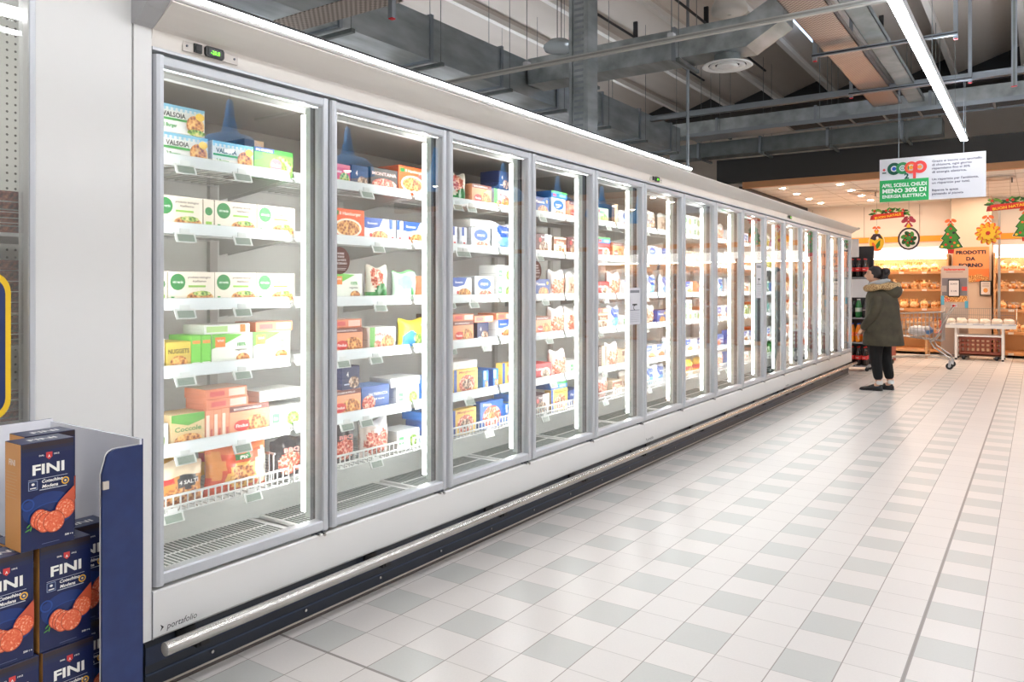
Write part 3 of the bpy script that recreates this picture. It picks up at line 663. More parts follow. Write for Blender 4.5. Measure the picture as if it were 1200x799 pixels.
plans = {
 0: [['salti', 'redbag', 'blackbag'], None, None, None, None, None],
 1: [['blackbag', 'clear', 'plain*2', 'saldi+blueflat'], ['findus+navy', 'saldi', 'plain+plain_flat', 'blueside', 'blueside', 'blueside', 'blueside'], ['findus+findus_flat', 'soffi+yelblue', 'yelblue', 'brown'], ['cento', 'cornet', 'mint', 'findus'], ['hamb', 'swoosh', 'swoosh_side', 'swoosh_side', 'swoosh', 'bluebag'], ['pink', 'navy', 'montana', 'hamb+findus', 'findus']],
 2: [['pizza', 'pizzab', 'blueside', 'veg+blueflat'], ['pizza+plain_flat', 'blueside', 'blueside', 'pizza', 'blueside'], ['findus+findus_flat', 'navy+findus_flat', 'swoosh+findus_flat', 'ice'], ['swoosh', 'whiteb', 'plain*2', 'whiteb'], ['swoosh_side', 'swoosh_side', 'whiteb+plain_flat', 'bluebag', 'bluefish'], ['cornet', 'findus', 'soffi+navy', 'hamb+blueflat']],
 3: [['maroon', 'pizza+blueflat', 'bluefish', 'clear'], ['ice', 'clear', 'plain', 'bluebag'], ['findus', 'clear', 'clear', 'brownbag'], ['bluefish', 'clear', 'brownbag', 'swoosh'], ['maroon', 'tub', 'maroon', 'bluefish'], ['bluefish', 'whiteb+blueflat', 'findus', 'bluefish']],
 4: [['clear', 'tub', 'brownbag', 'veg'], ['brown', 'clear', 'tub', 'plain'], ['tub+findus_flat', 'bluebag', 'plain', 'clear'], ['ice', 'clear', 'swoosh', 'whiteb'], ['ice+blueflat', 'findus', 'plain', 'mint'], ['veg', 'brown', 'whiteb', 'bluefish']]}
pal = [['whiteb', 'swoosh', 'clear', 'bluebag', 'bluefish', 'brownbag'], ['clear', 'tub', 'findus', 'plain', 'yellow', 'swoosh'], ['whiteb', 'clear', 'bluebag', 'pizzab', 'brownbag', 'saldi'], ['hamb', 'soffi', 'whiteb', 'swoosh', 'veg', 'pink'], ['veg', 'greenbag', 'mint', 'blueside', 'whiteb', 'yelblue'], ['hamb', 'pizza', 'redbag', 'findus', 'tub', 'ice'], ['veg', 'greenbag', 'clear', 'tub', 'hamb', 'minestre'], ['tub', 'ice', 'findus', 'salti', 'yellow', 'cento'], ['greenbag', 'ice', 'hamb', 'tub', 'clear', 'navy'], ['tub', 'findus', 'ice', 'whiteb', 'maroon', 'veg']]
# first door, laid out as in the photograph
for L, row in {0: [('salti', 1.60, 0), ('redbag', 1.83, 0), ('blackbag', 2.14, 0)],
    1: [('plain', 1.48, 0), ('coccole', 1.662, 0), ('findus_side', 1.806, 0), ('findus_side', 1.842, 0), ('findus_side', 1.878, 0), ('findus', 1.915, 0), ('plain', 2.11, 0)],
    2: [('vivi_side', 1.59, 0), ('nuggets', 1.643, 0), ('cento_side', 1.745, 0), ('cento_side', 1.789, 0), ('cento', 1.834, 0), ('cento', 2.028, 0)],
    3: [('vivi_side', 1.60, 0), ('vivi', 1.650, 0), ('vivi', 1.848, 0), ('vivi', 2.046, 0)],
    4: [('vivi', 1.598, 0), ('vivi_side', 1.798, 0), ('vivi', 1.848, 0), ('vivi', 2.048, 0)],
    5: [('valsoia', 1.626, 0), ('valsoia', 1.838, 0), ('minestre', 2.032, 0)]}.items():
    for i, (k, y, z) in enumerate(row):
        put(k, 0, L, y, ORD[i], '', 0)
hh = K
put('valsoia', 0, 5, 1.612, 'first', ' atop another', .1056)
put('findus_flat', 0, 1, 1.812, 'fourth', ' lying flat low', .1256); put('findus_flat', 0, 1, 1.806, 'fourth', ' lying flat high', .1662)
put('plain_flat', 0, 1, 2.06, 'last', ' on cartons', .1262)
put('cento_flat', 0, 2, 1.80, 'third', ' lying low', .1306); put('findus_flat', 0, 2, 2.04, 'last', ' lying on top', .1306)
o = put('yellow', 0, 0, 1.66, 'rear', ' lying behind', .03, -.15); o = put('yellow', 0, 0, 1.90, 'last rear', ' lying behind', .05, -.155)
put('brown', 0, 5, 2.10, 'rear', ' behind the rest', 0, -.155)
for k in (1, 2, 3, 4):
    for L in range(6): fill(k, L, plans[k][L], y0=([2.45, 2.45, 2.45, 2.45, 2.45, 2.45][L] if k == 1 else None))
for k in range(5, 15):
    for L in range(6):
        pl = pal[k - 5]; items = []; w = 0
        c0 = random.choice(pl); c1 = random.choice(pl)
        for n in range(5):
            c = (c0 if n < 2 else c1) if random.random() < .7 else random.choice(pl)
            if w + K[c]['w'] > P - .04: break
            w += K[c]['w']
            if not K[c]['bag'] and K[c]['h'] < .115 and random.random() < .5: c = c + '*2'
            items.append(c)
        fill(k, L, items)

# ================================================================ sausage box display
t = thing('cardboard_display', 'navy cardboard floor display holding the sausage boxes, left foreground', 'display stand', (-1.765, .6, 0))
hold = (-1.765, .6, 0)
card = M((234, 234, 240), .7); cnavy = speckle('navy_card', [(.3, (20, 38, 84)), (.7, (26, 46, 96))], 30, .38)
mb = MB(); mb.box(-1.96, -1.955, .28, .906, 0, 1.045, card); mb.box(-1.966, -1.96, .28, .906, 0, 1.045, cnavy); mb.build('side_wall', t, hold=hold)
mb = MB(); mb.box(-1.96, -1.568, .900, .905, 0, 1.040, card); mb.box(-1.966, -1.566, .905, .9065, 0, 1.040, cnavy); mb.build('end_wall', t, hold=hold)
mb = MB(); pts = [(.906, 0), (.906, 1.028)] + [(.85 - .022 * sin(a * pi / 10), 1.008 + .020 * cos(a * pi / 10)) for a in range(0, 6)] + [(.820, .98), (.820, 0)]
mb.prism(pts[::-1], 'x', -1.572, -1.566, cnavy); mb.prism([(y - .0015 if y < .9 else y, z + .0015 if z > .5 else z) for y, z in pts][::-1], 'x', -1.574, -1.572, M((225, 222, 215), .7))
mb.box(-1.566, -1.562, .820, .832, .950, .966, M((190, 180, 170), .5)); mb.build('wing_flap', t, hold=hold)
mb = MB(); mb.box(-1.955, -1.60, .29, .899, 0, .428, M((170, 140, 105), .8)); mb.box(-1.955, -1.575, .28, .899, .0, .05, cnavy); mb.build('pedestal', t, hold=hold)
def fini():
    w, h, d = .0985, .2085, .067; mb = MB(); side = M((226, 160, 84), .45); c = .0012
    nv = M((14, 28, 74), .35)
    mb.prism([(-d + c, 0), (-c, 0), (0, c), (0, h - c), (-c, h), (-d + c, h), (-d, h - c), (-d, c)][::-1], 'y', 0, w, nv)
    # near side, orange
    a = Art(mb, (-d, 0, 0), (1, 0, 0), (0, 0, 1), .0002); a.rect(.001, .001, d - .001, h - .001, side)
    wt = M((244, 243, 238), .4); a.text('FINI', .030, .165, .016, M((252, 240, 220), .4), w=.026, bold=.03)
    for i in range(9): a.rect(.008, .15 - i * .006, .045 + (i % 3) * .004, .1515 - i * .006, M((226, 176, 112), .4))
    # top
    a = Art(mb, (-.001, .002, h), (0, 1, 0), (-1, 0, 0), .0002); a.rect(0, 0, w - .004, d - .003, M((34, 46, 84), .35)); a.text('FINI', w * .5, d * .3, .026, wt, w=.052, bold=.03)
    # front
    a = Art(mb, (.0001, 0, 0), (0, 1, 0), (0, 0, 1), .00015)
    bl = lambda r, g, b: M((r, g, b), .28)
    a.rect(.001, h * .95, w - .001, h - .001, bl(46, 34, 40)); a.rect(.001, h * .92, w - .001, h * .95, bl(34, 34, 58)); a.rect(.001, h * .88, w - .001, h * .92, bl(24, 34, 72))
    a.ell(w * .5, h * .36, w * .48, h * .16, bl(22, 48, 108)); a.ell(w * .55, h * .30, w * .44, h * .12, bl(28, 62, 128)); a.ell(w * .55, h * .31, w * .40, h * .10, bl(18, 40, 94))
    a.ring(w * .12, h * .43, w * .09, w * .12, bl(34, 70, 140)); a.ell(w * .12, h * .43, w * .085, h * .028, bl(24, 54, 120))
    a.text('FINI', w * .5, h * .70, h * .13, wt, w=w * .6, bold=.03)
    a.poly([(w * .45, h * .895), (w * .57, h * .895), (w * .57, h * .85), (w * .51, h * .825), (w * .45, h * .85)], bl(205, 60, 60)); a.text('A', w * .51, h * .845, h * .035, wt, w=w * .05, bold=.03)
    a.text('DAL', w * .37, h * .865, h * .02, wt, w=w * .1, bold=.03); a.text('1912', w * .65, h * .865, h * .02, wt, w=w * .1, bold=.03)
    a.rect(w * .12, h * .655, w * .86, h * .659, bl(200, 205, 220)); a.rect(w * .12, h * .56, w * .29, h * .645, bl(150, 165, 195)); a.rect(w * .13, h * .565, w * .28, h * .64, bl(24, 40, 84)); a.ell(w * .205, h * .615, w * .03, h * .012, wt); a.rect(w * .15, h * .575, w * .26, h * .585, wt)
    a.text('Cotechino', w * .56, h * .615, h * .042, wt, w=w * .40, bold=.03, shear=.2); a.text('Modena', w * .52, h * .567, h * .042, wt, w=w * .30, bold=.03, shear=.2)
    a.rect(w * .32, h * .548, w * .84, h * .556, bl(190, 195, 210)); a.ell(w * .81, h * .60, w * .075, w * .075, bl(235, 180, 60)); a.ell(w * .81, h * .60, w * .05, w * .05, bl(40, 60, 110)); a.ell(w * .81, h * .60, w * .022, w * .022, bl(245, 220, 120))
    # herbs
    for x, y, r in ((.12, .24, .8), (.10, .20, .4), (.16, .21, 1.4)): a.ell(w * x, h * y, w * .05, w * .012, bl(80, 150, 60), rot=r)
    # sausage log and slices
    rim = bl(176, 70, 46); log = bl(196, 84, 56)
    a.poly([(w * .72, h * .22), (w * .66, h * .40), (w * .99, h * .54), (w * .99, h * .30)], log)
    a.ell(w * .80, h * .33, w * .19, w * .205, rim, rot=-.3, n=28); a.ell(w * .80, h * .33, w * .175, w * .19, salami, rot=-.3, n=28)
    for x, y, r in ((.30, .29, .15), (.37, .265, .16), (.43, .245, .17)):
        a.ell(w * x, h * y, w * r, w * (r + .035), rim, rot=-.35, n=24); a.ell(w * x + .0008, h * y, w * (r - .012), w * (r + .022), salami, rot=-.35, n=24)
    a.ell(w * .58, h * .235, w * .205, w * .215, rim, n=28); a.ell(w * .58, h * .235, w * .19, w * .20, salami, n=28)
    a.text('500 g e', w * .87, h * .075, h * .024, wt, w=w * .16, bold=.03); a.rect(w * .35, h * .045, w * .68, h * .050, bl(90, 100, 140))
    return mb
fm = None; zt = [.430, .640, .850]
fl = [ # x-front, y, tier, label
 (-1.61, .688, 2, 'navy cotechino box standing alone on top, front'), (-1.690, .729, 2, 'navy cotechino box hidden behind the topmost standing box'),
 (-1.62, .616, 1, 'navy cotechino box cut by the left picture edge, middle tier'), (-1.62, .726, 1, 'navy cotechino box in the middle tier below the topmost box'),
 (-1.690, .800, 1, 'navy cotechino box tucked behind against the cardboard wing, middle tier'), (-1.690, .696, 1, 'navy cotechino box in the second row behind, below the topmost rear box'), (-1.690, .590, 1, 'navy cotechino box in the second row at the left picture edge'), (-1.760, .62, 1, 'navy cotechino box in the third row, left rear of the display'),
 (-1.62, .626, 0, 'navy cotechino box at the lower left corner of the picture'), (-1.62, .732, 0, 'navy cotechino box in the lowest visible tier, right one'), (-1.690, .800, 0, 'navy cotechino box low behind against the cardboard wing'), (-1.690, .700, 0, 'navy cotechino box low in the second row'), (-1.690, .596, 0, 'navy cotechino box low in the second row, far left'), (-1.760, .62, 0, 'navy cotechino box low in the third row')]
fo = None
for x, y, tr, lab in fl:
    if fo is None: fo = fini().build('sausage_box'); o = fo
    else: o = fo.copy(); COL.objects.link(o)
    o.location = (x, y, zt[tr]); meta(o, lab + ', left foreground' if len(lab.split()) < 13 else lab, 'food box', 'navy cotechino boxes in the cardboard display')

# ================================================================ chilled cabinet at far left
t = thing('chilled_display_case', 'glass fronted chilled case with perforated back, at the left picture edge', 'display case', (-2.9, .2, 0)); hold = (-2.9, .2, 0)
def perf():
    m, nt, b = nodes('perforated_panel', .5); tc = nt.nodes.new('ShaderNodeTexCoord'); mp = nt.nodes.new('ShaderNodeMapping'); mp.inputs['Scale'].default_value = (1 / .028,) * 3
    fr = nt.nodes.new('ShaderNodeVectorMath'); fr.operation = 'FRACTION'; sb = nt.nodes.new('ShaderNodeVectorMath'); sb.operation = 'SUBTRACT'; sb.inputs[1].default_value = (.5, .5, .5)
    ml = nt.nodes.new('ShaderNodeVectorMath'); ml.operation = 'MULTIPLY'; ml.inputs[1].default_value = (0, 1, 1); ln = nt.nodes.new('ShaderNodeVectorMath'); ln.operation = 'LENGTH'
    nt.links.new(tc.outputs['Object'], mp.inputs[0]); nt.links.new(mp.outputs[0], fr.inputs[0]); nt.links.new(fr.outputs[0], sb.inputs[0]); nt.links.new(sb.outputs[0], ml.inputs[0]); nt.links.new(ml.outputs[0], ln.inputs[0])
    r = ramp(nt, [(.14, (70, 66, 60)), (.17, (226, 224, 218))]); nt.links.new(ln.outputs['Value'], r.inputs[0]); nt.links.new(r.outputs[0], b.inputs['Base Color']); return m
mb = MB(); mb.box(-3.12, -3.1, -.6, 1.365, .2, 2.6, perf()); mb.box(-3.3, -3.12, -.6, 1.365, 0, 2.6, white); mb.box(-3.1, -2.505, -.6, 1.365, 0, .35, white); mb.box(-3.1, -2.505, -.6, 1.365, 2.35, 2.6, white)
mb.box(-3.1, -2.45, -.65, -.6, 0, 2.6, white); mb.box(-3.1, -2.505, 1.345, 1.365, .35, 2.35, M((220, 222, 220), .4)); mb.build('body', t, hold=hold)
mb = MB(); mb.box(-2.47, -2.455, -.6, 1.055, .3, 2.5, pane_m); mb.build('glass_front', t, hold=hold)
for z in (.94, 1.18, 1.53):
    mb = MB(); mb.box(-3.08, -2.62, -.6, 1.34, z - .012, z, white); s_ = mb.build('shelf', t, hold=hold)
    mb = MB()
    for dz in (.02, .045, .07, .095): mb.tube([(-2.615, -.6, z + dz), (-2.615, 1.34, z + dz)], .0022, steel, 6)
    for i in range(16): mb.box(-2.617, -2.613, -.55 + i * .12, -.547 + i * .12, z, z + .1, steel)
    mb.build('wire_guard', s_, hold=hold)
mb = MB(); mb.box(-2.64, -2.62, -.5, 1.33, 2.2, 2.23, M((255, 255, 255), .5, 0, 10, 'case_lamp')); mb.build('case_lamp', t, hold=hold)
meatm = speckle('cured_meat', [(.35, (70, 26, 20)), (.55, (130, 60, 42)), (.7, (190, 120, 90))], 60, .3)
pk = None; n = 0
for z in (.94, 1.18, 1.53):
    for c, yy in enumerate((1.02, .79)):
        for i in range({.94: 3, 1.18: 8, 1.53: 4}[z]):
            if pk is None:
                mb = MB(); mb.loft([[(x * sx, y * sy, zz) for x, y in ((-.1, -.1), (.1, -.1), (.1, .1), (-.1, .1))] for zz, sx, sy in ((0, .9, .9), (.012, .94, .94), (.026, 1, 1), (.031, 1, 1))], meatm, smooth=False)
                mb.box(-.105, .105, -.105, .105, .0312, .0325, M((226, 220, 214), .3)); pk = mb.build('meat_tray'); o = pk
            else: o = pk.copy(); COL.objects.link(o)
            o.location = (-2.76, yy + .12, z + .001 + i * .0335)
            meta(o, 'cured meat tray, %s from bottom, %s stack, %s shelf of left glass case' % (ORD[i], ('right', 'left')[c], {.94: 'lowest', 1.18: 'middle', 1.53: 'highest'}[z]), 'meat tray', 'cured meat trays in the glass case')
t = None
mb = MB()
def rrect(y0, y1, z0, z1, r, n=6):
    out = []
    for cy, cz, a0 in ((y1 - r, z0 + r, -pi / 2), (y1 - r, z1 - r, 0), (y0 + r, z1 - r, pi / 2), (y0 + r, z0 + r, pi)):
        for i in range(n + 1): a = a0 + pi / 2 * i / n; out.append((cy + r * cos(a), cz + r * sin(a)))
    return out
mb.prism(rrect(.6, 1.016, .98, 1.407, .06), 'x', -2.452, -2.440, M((240, 196, 30), .45)); mb.prism(rrect(.615, 1.001, .995, 1.392, .05), 'x', -2.4400, -2.4385, M((24, 44, 96), .45))
meta(mb.build('price_board', loc=(-2.446, .75, 1.0)), 'navy sign board with yellow rounded border on the left glass case', 'sign')

# ================================================================ ceiling services
def duct(name, lab, x0, x1, y0, y1, z0, z1, along, step=1.2, m=None, grp=None):
    m = m or galv; base = ((x0 + x1) / 2, (y0 + y1) / 2, z0); t = thing(name, lab, 'air duct', base, grp)
    mb = MB(); mb.box(x0, x1, y0, y1, z0, z1, m); mb.build('duct_body', t, hold=base)
    a, b = (y0, y1) if along == 'y' else (x0, x1); p = a + step / 2
    while p < b:
        mb = MB(); e = .022
        if along == 'y': mb.box(x0 - e, x1 + e, p - .02, p + .02, z0 - e, z1 + e, galvp); mb.box(x0 - .1, x1 + .1, p + .05, p + .09, z0 - .06, z0 - .024, galvd)
        else: mb.box(p - .02, p + .02, y0 - e, y1 + e, z0 - e, z1 + e, galvp); mb.box(p + .06, p + .10, y0 - .1, y1 + .1, z0 - .06, z0 - .024, galvd)
        mb.build('flange', t, hold=base)
        mb = MB()
        if along == 'y':
            for xx in (x0 - .07, x1 + .07): mb.tube([(xx, p + .07, z0 - .06), (xx, p + .07, 5.3)], .004, galvd, 6)
        else:
            for yy in (y0 - .07, y1 + .07): mb.tube([(p + .08, yy, z0 - .06), (p + .08, yy, 5.3)], .004, galvd, 6)
        mb.build('hanger_rod', t, hold=base); p += step
    return t, base
duct('air_duct', 'broad galvanised air duct running lengthwise above and behind the freezers', -5.95, -4.93, -2, 12.2, 3.6, 4.02, 'y')
tB, bB = duct('air_duct', 'galvanised cross duct carrying the round air diffuser, right of the column', -4.9, -2.35, 7.5, 7.86, 3.72, 4.02, 'x')
mb = MB(); mb.prism([(-2.35, 3.72), (-2.35, 4.02), (-2.0, 4.20), (-2.0, 3.92)], 'y', 7.5, 7.86, galv); mb.build('elbow', tB, hold=bB)
duct('air_duct', 'far galvanised duct crossing just in front of the dark bakery bulkhead', -5.3, 3, 12.75, 13.15, 4.0, 4.22, 'x', 1.6)
duct('air_duct', 'small galvanised duct below the far cable tray, left of the bulkhead', -5.6, -1.2, 13.35, 13.7, 3.7, 3.95, 'x', 1.1, galvd)
# round diffuser
t = thing('air_diffuser', 'round white ceiling diffuser hanging under the cross duct', 'air vent', (-2.6, 7.68, 3.72)); hold = (-2.6, 7.68, 3.72)
mb = MB(); mb.lathe([(.13, -.001), (.13, -.10)], hold, galvd, 20); mb.build('neck', t, hold=hold)
mb = MB(); mb.lathe([(.13, -.09), (.24, -.105), (.25, -.115), (.235, -.12), (.19, -.11)], hold, white2, 28)
mb.lathe([(.17, -.098), (.18, -.118), (.13, -.112), (.12, -.10)], hold, white2, 28); mb.lathe([(.10, -.10), (.11, -.122), (.06, -.118), (0.001, -.118)], hold, white2, 28); mb.lathe([(.19, -.10), (.001, -.10)], hold, dark, 28)
mb.build('diffuser_rings', t, hold=hold)
# cable trays and trapeze hangers
def tray(lab, x0, x1, y0, y1, z, m, name='cable_tray'):
    mb = MB(); mb.box(x0, x1, y0, y1, z, z + .006, m); mb.box(x0, x0 + .008, y0, y1, z, z + .06, m); mb.box(x1 - .008, x1, y0, y1, z, z + .06, m)
    meta(mb.build(name, loc=((x0 + x1) / 2, (y0 + y1) / 2, z)), lab, 'cable tray')
def perfm():
    m, nt, b = nodes('perforated_steel', .38, .8); b.inputs['Base Color'].default_value = (.42, .36, .32, 1)
    tc = nt.nodes.new('ShaderNodeTexCoord'); v = nt.nodes.new('ShaderNodeTexChecker'); v.inputs['Scale'].default_value = 40; v.inputs[1].default_value = (.50, .44, .40, 1); v.inputs[2].default_value = (.2, .16, .14, 1)  # tan tint puts warm reflected lamplight into the steel colour
    nt.links.new(tc.outputs['Object'], v.inputs[0]); nt.links.new(v.outputs[0], b.inputs['Base Color']); return m
pf = perfm()
tray('wide perforated cable tray running lengthwise left of the bright linear lamp', -1.95, -1.59, -1, 12.1, 3.96, pf)
tray('dark narrow cable tray beside the wide perforated tray', -1.50, -1.30, -1, 12.1, 3.96, galvd)
for a, (yy, lab) in enumerate(((8.86, 'nearer trapeze hanger with red end caps under the cable trays'), (10.86, 'farther trapeze hanger with red end caps under the cable trays'), (6.6, 'trapeze hanger nearest the camera under the cable trays'))):
    if yy == 6.6: continue
    t = thing('trapeze_hanger', lab, 'hanger', (-1.35, yy, 3.88), 'trapeze hangers under the cable trays'); hold = (-1.35, yy, 3.88)
    mb = MB(); mb.box(-2.05, -.66, yy - .02, yy + .02, 3.885, 3.925, galvp); mb.box(-2.05, -.66, yy - .024, yy - .02, 3.897, 3.912, dark); mb.build('crossbar', t, hold=hold)
    for xx in (-2.03, -.68):
        mb = MB(); mb.box(xx - .02, xx + .02, yy + .02, yy + .06, 3.86, 5.35, galvp); mb.box(xx - .018, xx + .018, yy + .022, yy + .058, 3.852, 3.86, M((214, 40, 50), .5)); mb.build('upright', t, hold=hold)
tray('perforated cable tray crossing at top left above the freezer canopy', -6, -3.85, 3.95, 4.22, 3.46, pf)
mb = MB(); mb.box(-3.86, -3.82, 4.07, 4.11, 3.30, 5.4, galvp); mb.box(-3.858, -3.822, 4.072, 4.108, 3.292, 3.30, M((214, 40, 50), .5)); meta(mb.build('steel_upright', loc=(-3.84, 4.09, 3.3)), 'steel hanger with red end cap at the near crossing tray', 'upright')
# white channel rail crossing the aisle
t = thing('channel_rail', 'pale steel channel rail crossing the whole ceiling in front of the column', 'rail', (-2, 6.0, 3.4)); hold = (-2, 6.0, 3.4)
mb = MB(); mb.box(-5.2, 3, 5.98, 6.02, 3.39, 3.43, M((190, 190, 186), .5, .2)); mb.box(-5.2, 3, 5.976, 5.98, 3.402, 3.418, M((150, 150, 146), .5, .2)); mb.build('channel', t, hold=hold)
for xx in (-3.93, -2.5, -1.0, .6):
    mb = MB(); mb.box(xx - .025, xx + .025, 5.97, 6.03, 3.43, 3.46, alu); mb.tube([(xx, 6, 3.46), (xx, 6, 5.3)], .004, galvd, 6); mb.build('hanger_rod', t, hold=hold)
# round conduit pair and I-beam far off
mb = MB(); mb.box(-5.2, 3, 11.0, 11.05, 3.92, 4.0, galvp); mb.box(-5.2, 3, 10.98, 11.07, 3.92, 3.93, galvp); mb.box(-5.2, 3, 10.98, 11.07, 3.99, 4.0, galvp)
meta(mb.build('steel_beam', loc=(-1, 11, 3.92)), 'thin grey steel beam crossing behind the round diffuser', 'beam')
t = thing('cable_ladder', 'flat cable tray with dark cables above the bakery bulkhead', 'cable tray', (-1, 12.4, 3.85)); hold = (-1, 12.4, 3.85)
mb = MB(); mb.box(-4.8, 3, 12.15, 12.16, 3.84, 3.90, galvp); mb.box(-4.8, 3, 12.6, 12.61, 3.84, 3.9, galvp); mb.box(-4.8, -3.2, 12.16, 12.6, 3.84, 3.845, galvp)
for i in range(14): mb.box(-3.2 + i * .45, -3.17 + i * .45, 12.16, 12.6, 3.84, 3.85, galvd)
mb.build('tray', t, hold=hold)
for i in range(4):
    mb = MB(); yy = 12.24 + i * .1; mb.tube([(-4.75, yy, 3.87), (-3, yy + .02, 3.865), (0, yy - .01, 3.87), (2.9, yy, 3.865)], .018, black, 8); mb.build('cable', t, hold=hold)
for xx, yy, lab in ((-.23, 10.95, 'left vertical steel channel near the right picture edge, above the bulkhead'), (-.05, 12.05, 'right vertical steel channel near the right picture edge, above the bulkhead'), (-4.05, 10.3, 'slim vertical steel rod rising above the freezers, right of the column')):
    mb = MB()
    if xx < -1: mb.tube([(xx, yy, 2.34), (xx, yy, 5.6)], .022, galvp, 10); mb.box(xx - .05, xx + .05, yy - .05, yy + .05, 2.335, 2.35, galvp)
    else: mb.box(xx - .03, xx + .03, yy - .02, yy + .02, 3.75, 5.3, galvp); mb.box(xx - .03, xx + .03, yy - .024, yy - .02, 3.75, 3.76, M((214, 40, 50), .5)); mb.box(xx - .012, xx + .012, yy - .022, yy - .02, 3.76, 5.3, galvd)
    meta(mb.build('steel_upright', loc=(xx, yy, 3)), lab, 'upright')
# ceiling pendants: bell fitting and glass fitting
mb = MB(); c = (-2.72, 8.1, 4.32); mb.lathe([(.03, .30), (.06, .29), (.07, .2), (.15, .12), (.19, .03), (.19, -.02), (.15, -.04), (.02, -.05)], c, M((208, 202, 194), .4), 24); mb.tube([(c[0], c[1], c[2] + .28), (c[0], c[1], 5.3)], .006, dark, 6)
meta(mb.build('bell_lamp', loc=c), 'pale bell shaped lamp above the cross duct', 'lamp')
mb = MB(); c = (-4.18, 7.0, 3.90); mb.lathe([(.02, .09), (.10, .07), (.16, .02), (.165, 0), (.15, -.035), (.09, -.055), (.002, -.06)], c, M((200, 212, 220), .15, .4), 24)
for dx in (-.02, .03): mb.tube([(c[0] + dx, c[1], c[2] + .08), (c[0] + dx, c[1], 5.3)], .005, dark, 6)
meta(mb.build('glass_lamp', loc=c), 'flat round glass ceiling lamp hanging left of the column', 'lamp')
# thin conduits along the roof panels
for xx, lab in ((-5.0, 'dark conduit along the roof panel above the column'), (-3.9, 'dark conduit along the roof panel right of the column'), (-1.9, 'dark conduit along the roof panel above the perforated tray')):
    mb = MB(); mb.tube([(xx, -3, 5.12), (xx, 13.5, 5.12)], .018, dark, 8)
    for i in range(9): mb.box(xx - .03, xx + .03, -2 + i * 1.8, -1.96 + i * 1.8, 5.1, 5.36, dark)
    meta(mb.build('conduit', loc=(xx, 5, 5.12)), lab, 'conduit')
# skylight patch
mb = MB(); mb.box(-2.9, -2.42, 11.0, 12.6, 5.18, 5.19, M((205, 228, 255), .5, 0, 1.6, 'daylight_panel')); struct(mb, 'window_1', 'small bright rooflight')
# linear lamps
def linlamp(x, y0, y1, z, lab):
    base = (x, (y0 + y1) / 2, z); t = thing('linear_lamp', lab, 'lamp', base, 'linear ceiling lamps')
    mb = MB(); mb.box(x - .042, x + .042, y0, y1, z + .004, z + .07, M((225, 228, 230), .4)); mb.build('housing', t, hold=base); mb = MB(); mb.box(x - .03, x + .03, y0, y1, z + .07, z + .074, upm); mb.build('added_uplight', t, hold=base)  # glowing top side is added to light the roof
    mb = MB(); n = int((y1 - y0) / 1.2); st = (y1 - y0) / n
    for i in range(n): mb.box(x - .038, x + .038, y0 + i * st, y0 + (i + 1) * st, z - .004, z + .004, lampm)
    mb.build('diffuser', t, hold=base)
    y = y0 + .4
    while y < y1:
        mb = MB(); mb.tube([(x, y, z + .07), (x, y, 5.3)], .0025, galvd, 5); mb.build('hanger_wire', t, hold=base); y += 2.4
linlamp(-.80, -2, 11.75, 3.3, 'long bright linear lamp hanging over the aisle at upper right')
for i, (x, a, b, z) in enumerate(HALL_LIGHTS):
    linlamp(x, a, b, z, ['linear lamp over the right part of the hall, second row', 'linear lamp over the right part of the hall, third row', 'linear lamp over the right part of the hall, outermost row', 'linear lamp over the aisle behind the freezers'][i])
# blue pendants mirrored in the glass doors
bm0 = None
for k in range(7):
    if bm0 is None:
        bm0 = thing('pendant_lamp', 'x', 'lamp', (0, 0, 0), 'blue pendant lamps mirrored in the glass')
        mb = MB(); mb.lathe([(.015, .52), (.03, .50), (.045, .36), (.075, .22), (.10, .20), (.20, .17), (.28, .10), (.30, .0), (.29, .0), (.27, .09), (.18, .15), (.03, .18)], (0, 0, 0), M((80, 172, 245), .3), 28); mb.build('lamp_shade', bm0)
        mb = MB(); mb.ball((0, 0, .07), .05, M((255, 244, 225), .5, 0, 12, 'pendant_bulb')); mb.build('bulb', bm0)
        mb = MB(); mb.tube([(0, 0, .5), (0, 0, 2.7)], .006, black, 6); mb.build('cord', bm0); o = bm0
    else: o = copy_tree(bm0)
    o.location = (1.36, 4.46 + 1.49 * k, 2.6); o['label'] = 'blue pendant lamp reflected in the freezer glass, %s from the near end' % ORD[k]

# ================================================================ hanging coop sign
SX, SY, SZ, SW, SH = -1.681, 10.86, 2.457, 1.168, .549
base = (SX + SW / 2, SY, SZ); t = thing('hanging_sign', 'white and green energy saving sign hanging over the aisle', 'sign', base)
mb = MB(); mb.box(SX, SX + SW, SY, SY + .012, SZ, SZ + SH, M((226, 226, 232), .45)); a = Art(mb, (SX, SY, SZ), (1.0855, 0, 0), (0, 0, 1.0855), .0006)
gr = M((40, 168, 92), .45); grd = M((20, 84, 66), .45); rd = M((232, 72, 70), .45); og = M((240, 120, 50), .45); tl = M((40, 150, 130), .45); ink = M((70, 70, 96), .5); wt = M((240, 242, 240), .45)
a.rect(0, 0, .515, .255, gr)
a.text('APRI, SCEGLI, CHIUDI', .26, .172, .058, wt, w=.47, bold=.03); a.text('MENO 30% DI', .26, .105, .066, wt, w=.46, bold=.04); a.text('ENERGIA ELETTRICA', .26, .045, .052, wt, w=.46, bold=.03)
cy = .385
a.ring(.155, cy, .035, .072, grd, .75, 2 * pi - .75); a.ell(.155, cy, .022, .022, M((40, 90, 200), .45))
a.ring(.245, cy, .036, .07, M((52, 140, 84), .45)); a.ell(.245, cy, .022, .022, tl); a.ring(.245, cy, .006, .014, wt)
a.ring(.335, cy, .036, .07, og); a.ring(.335, cy, .052, .07, rd); a.ell(.335, cy, .022, .022, M((244, 170, 60), .45))
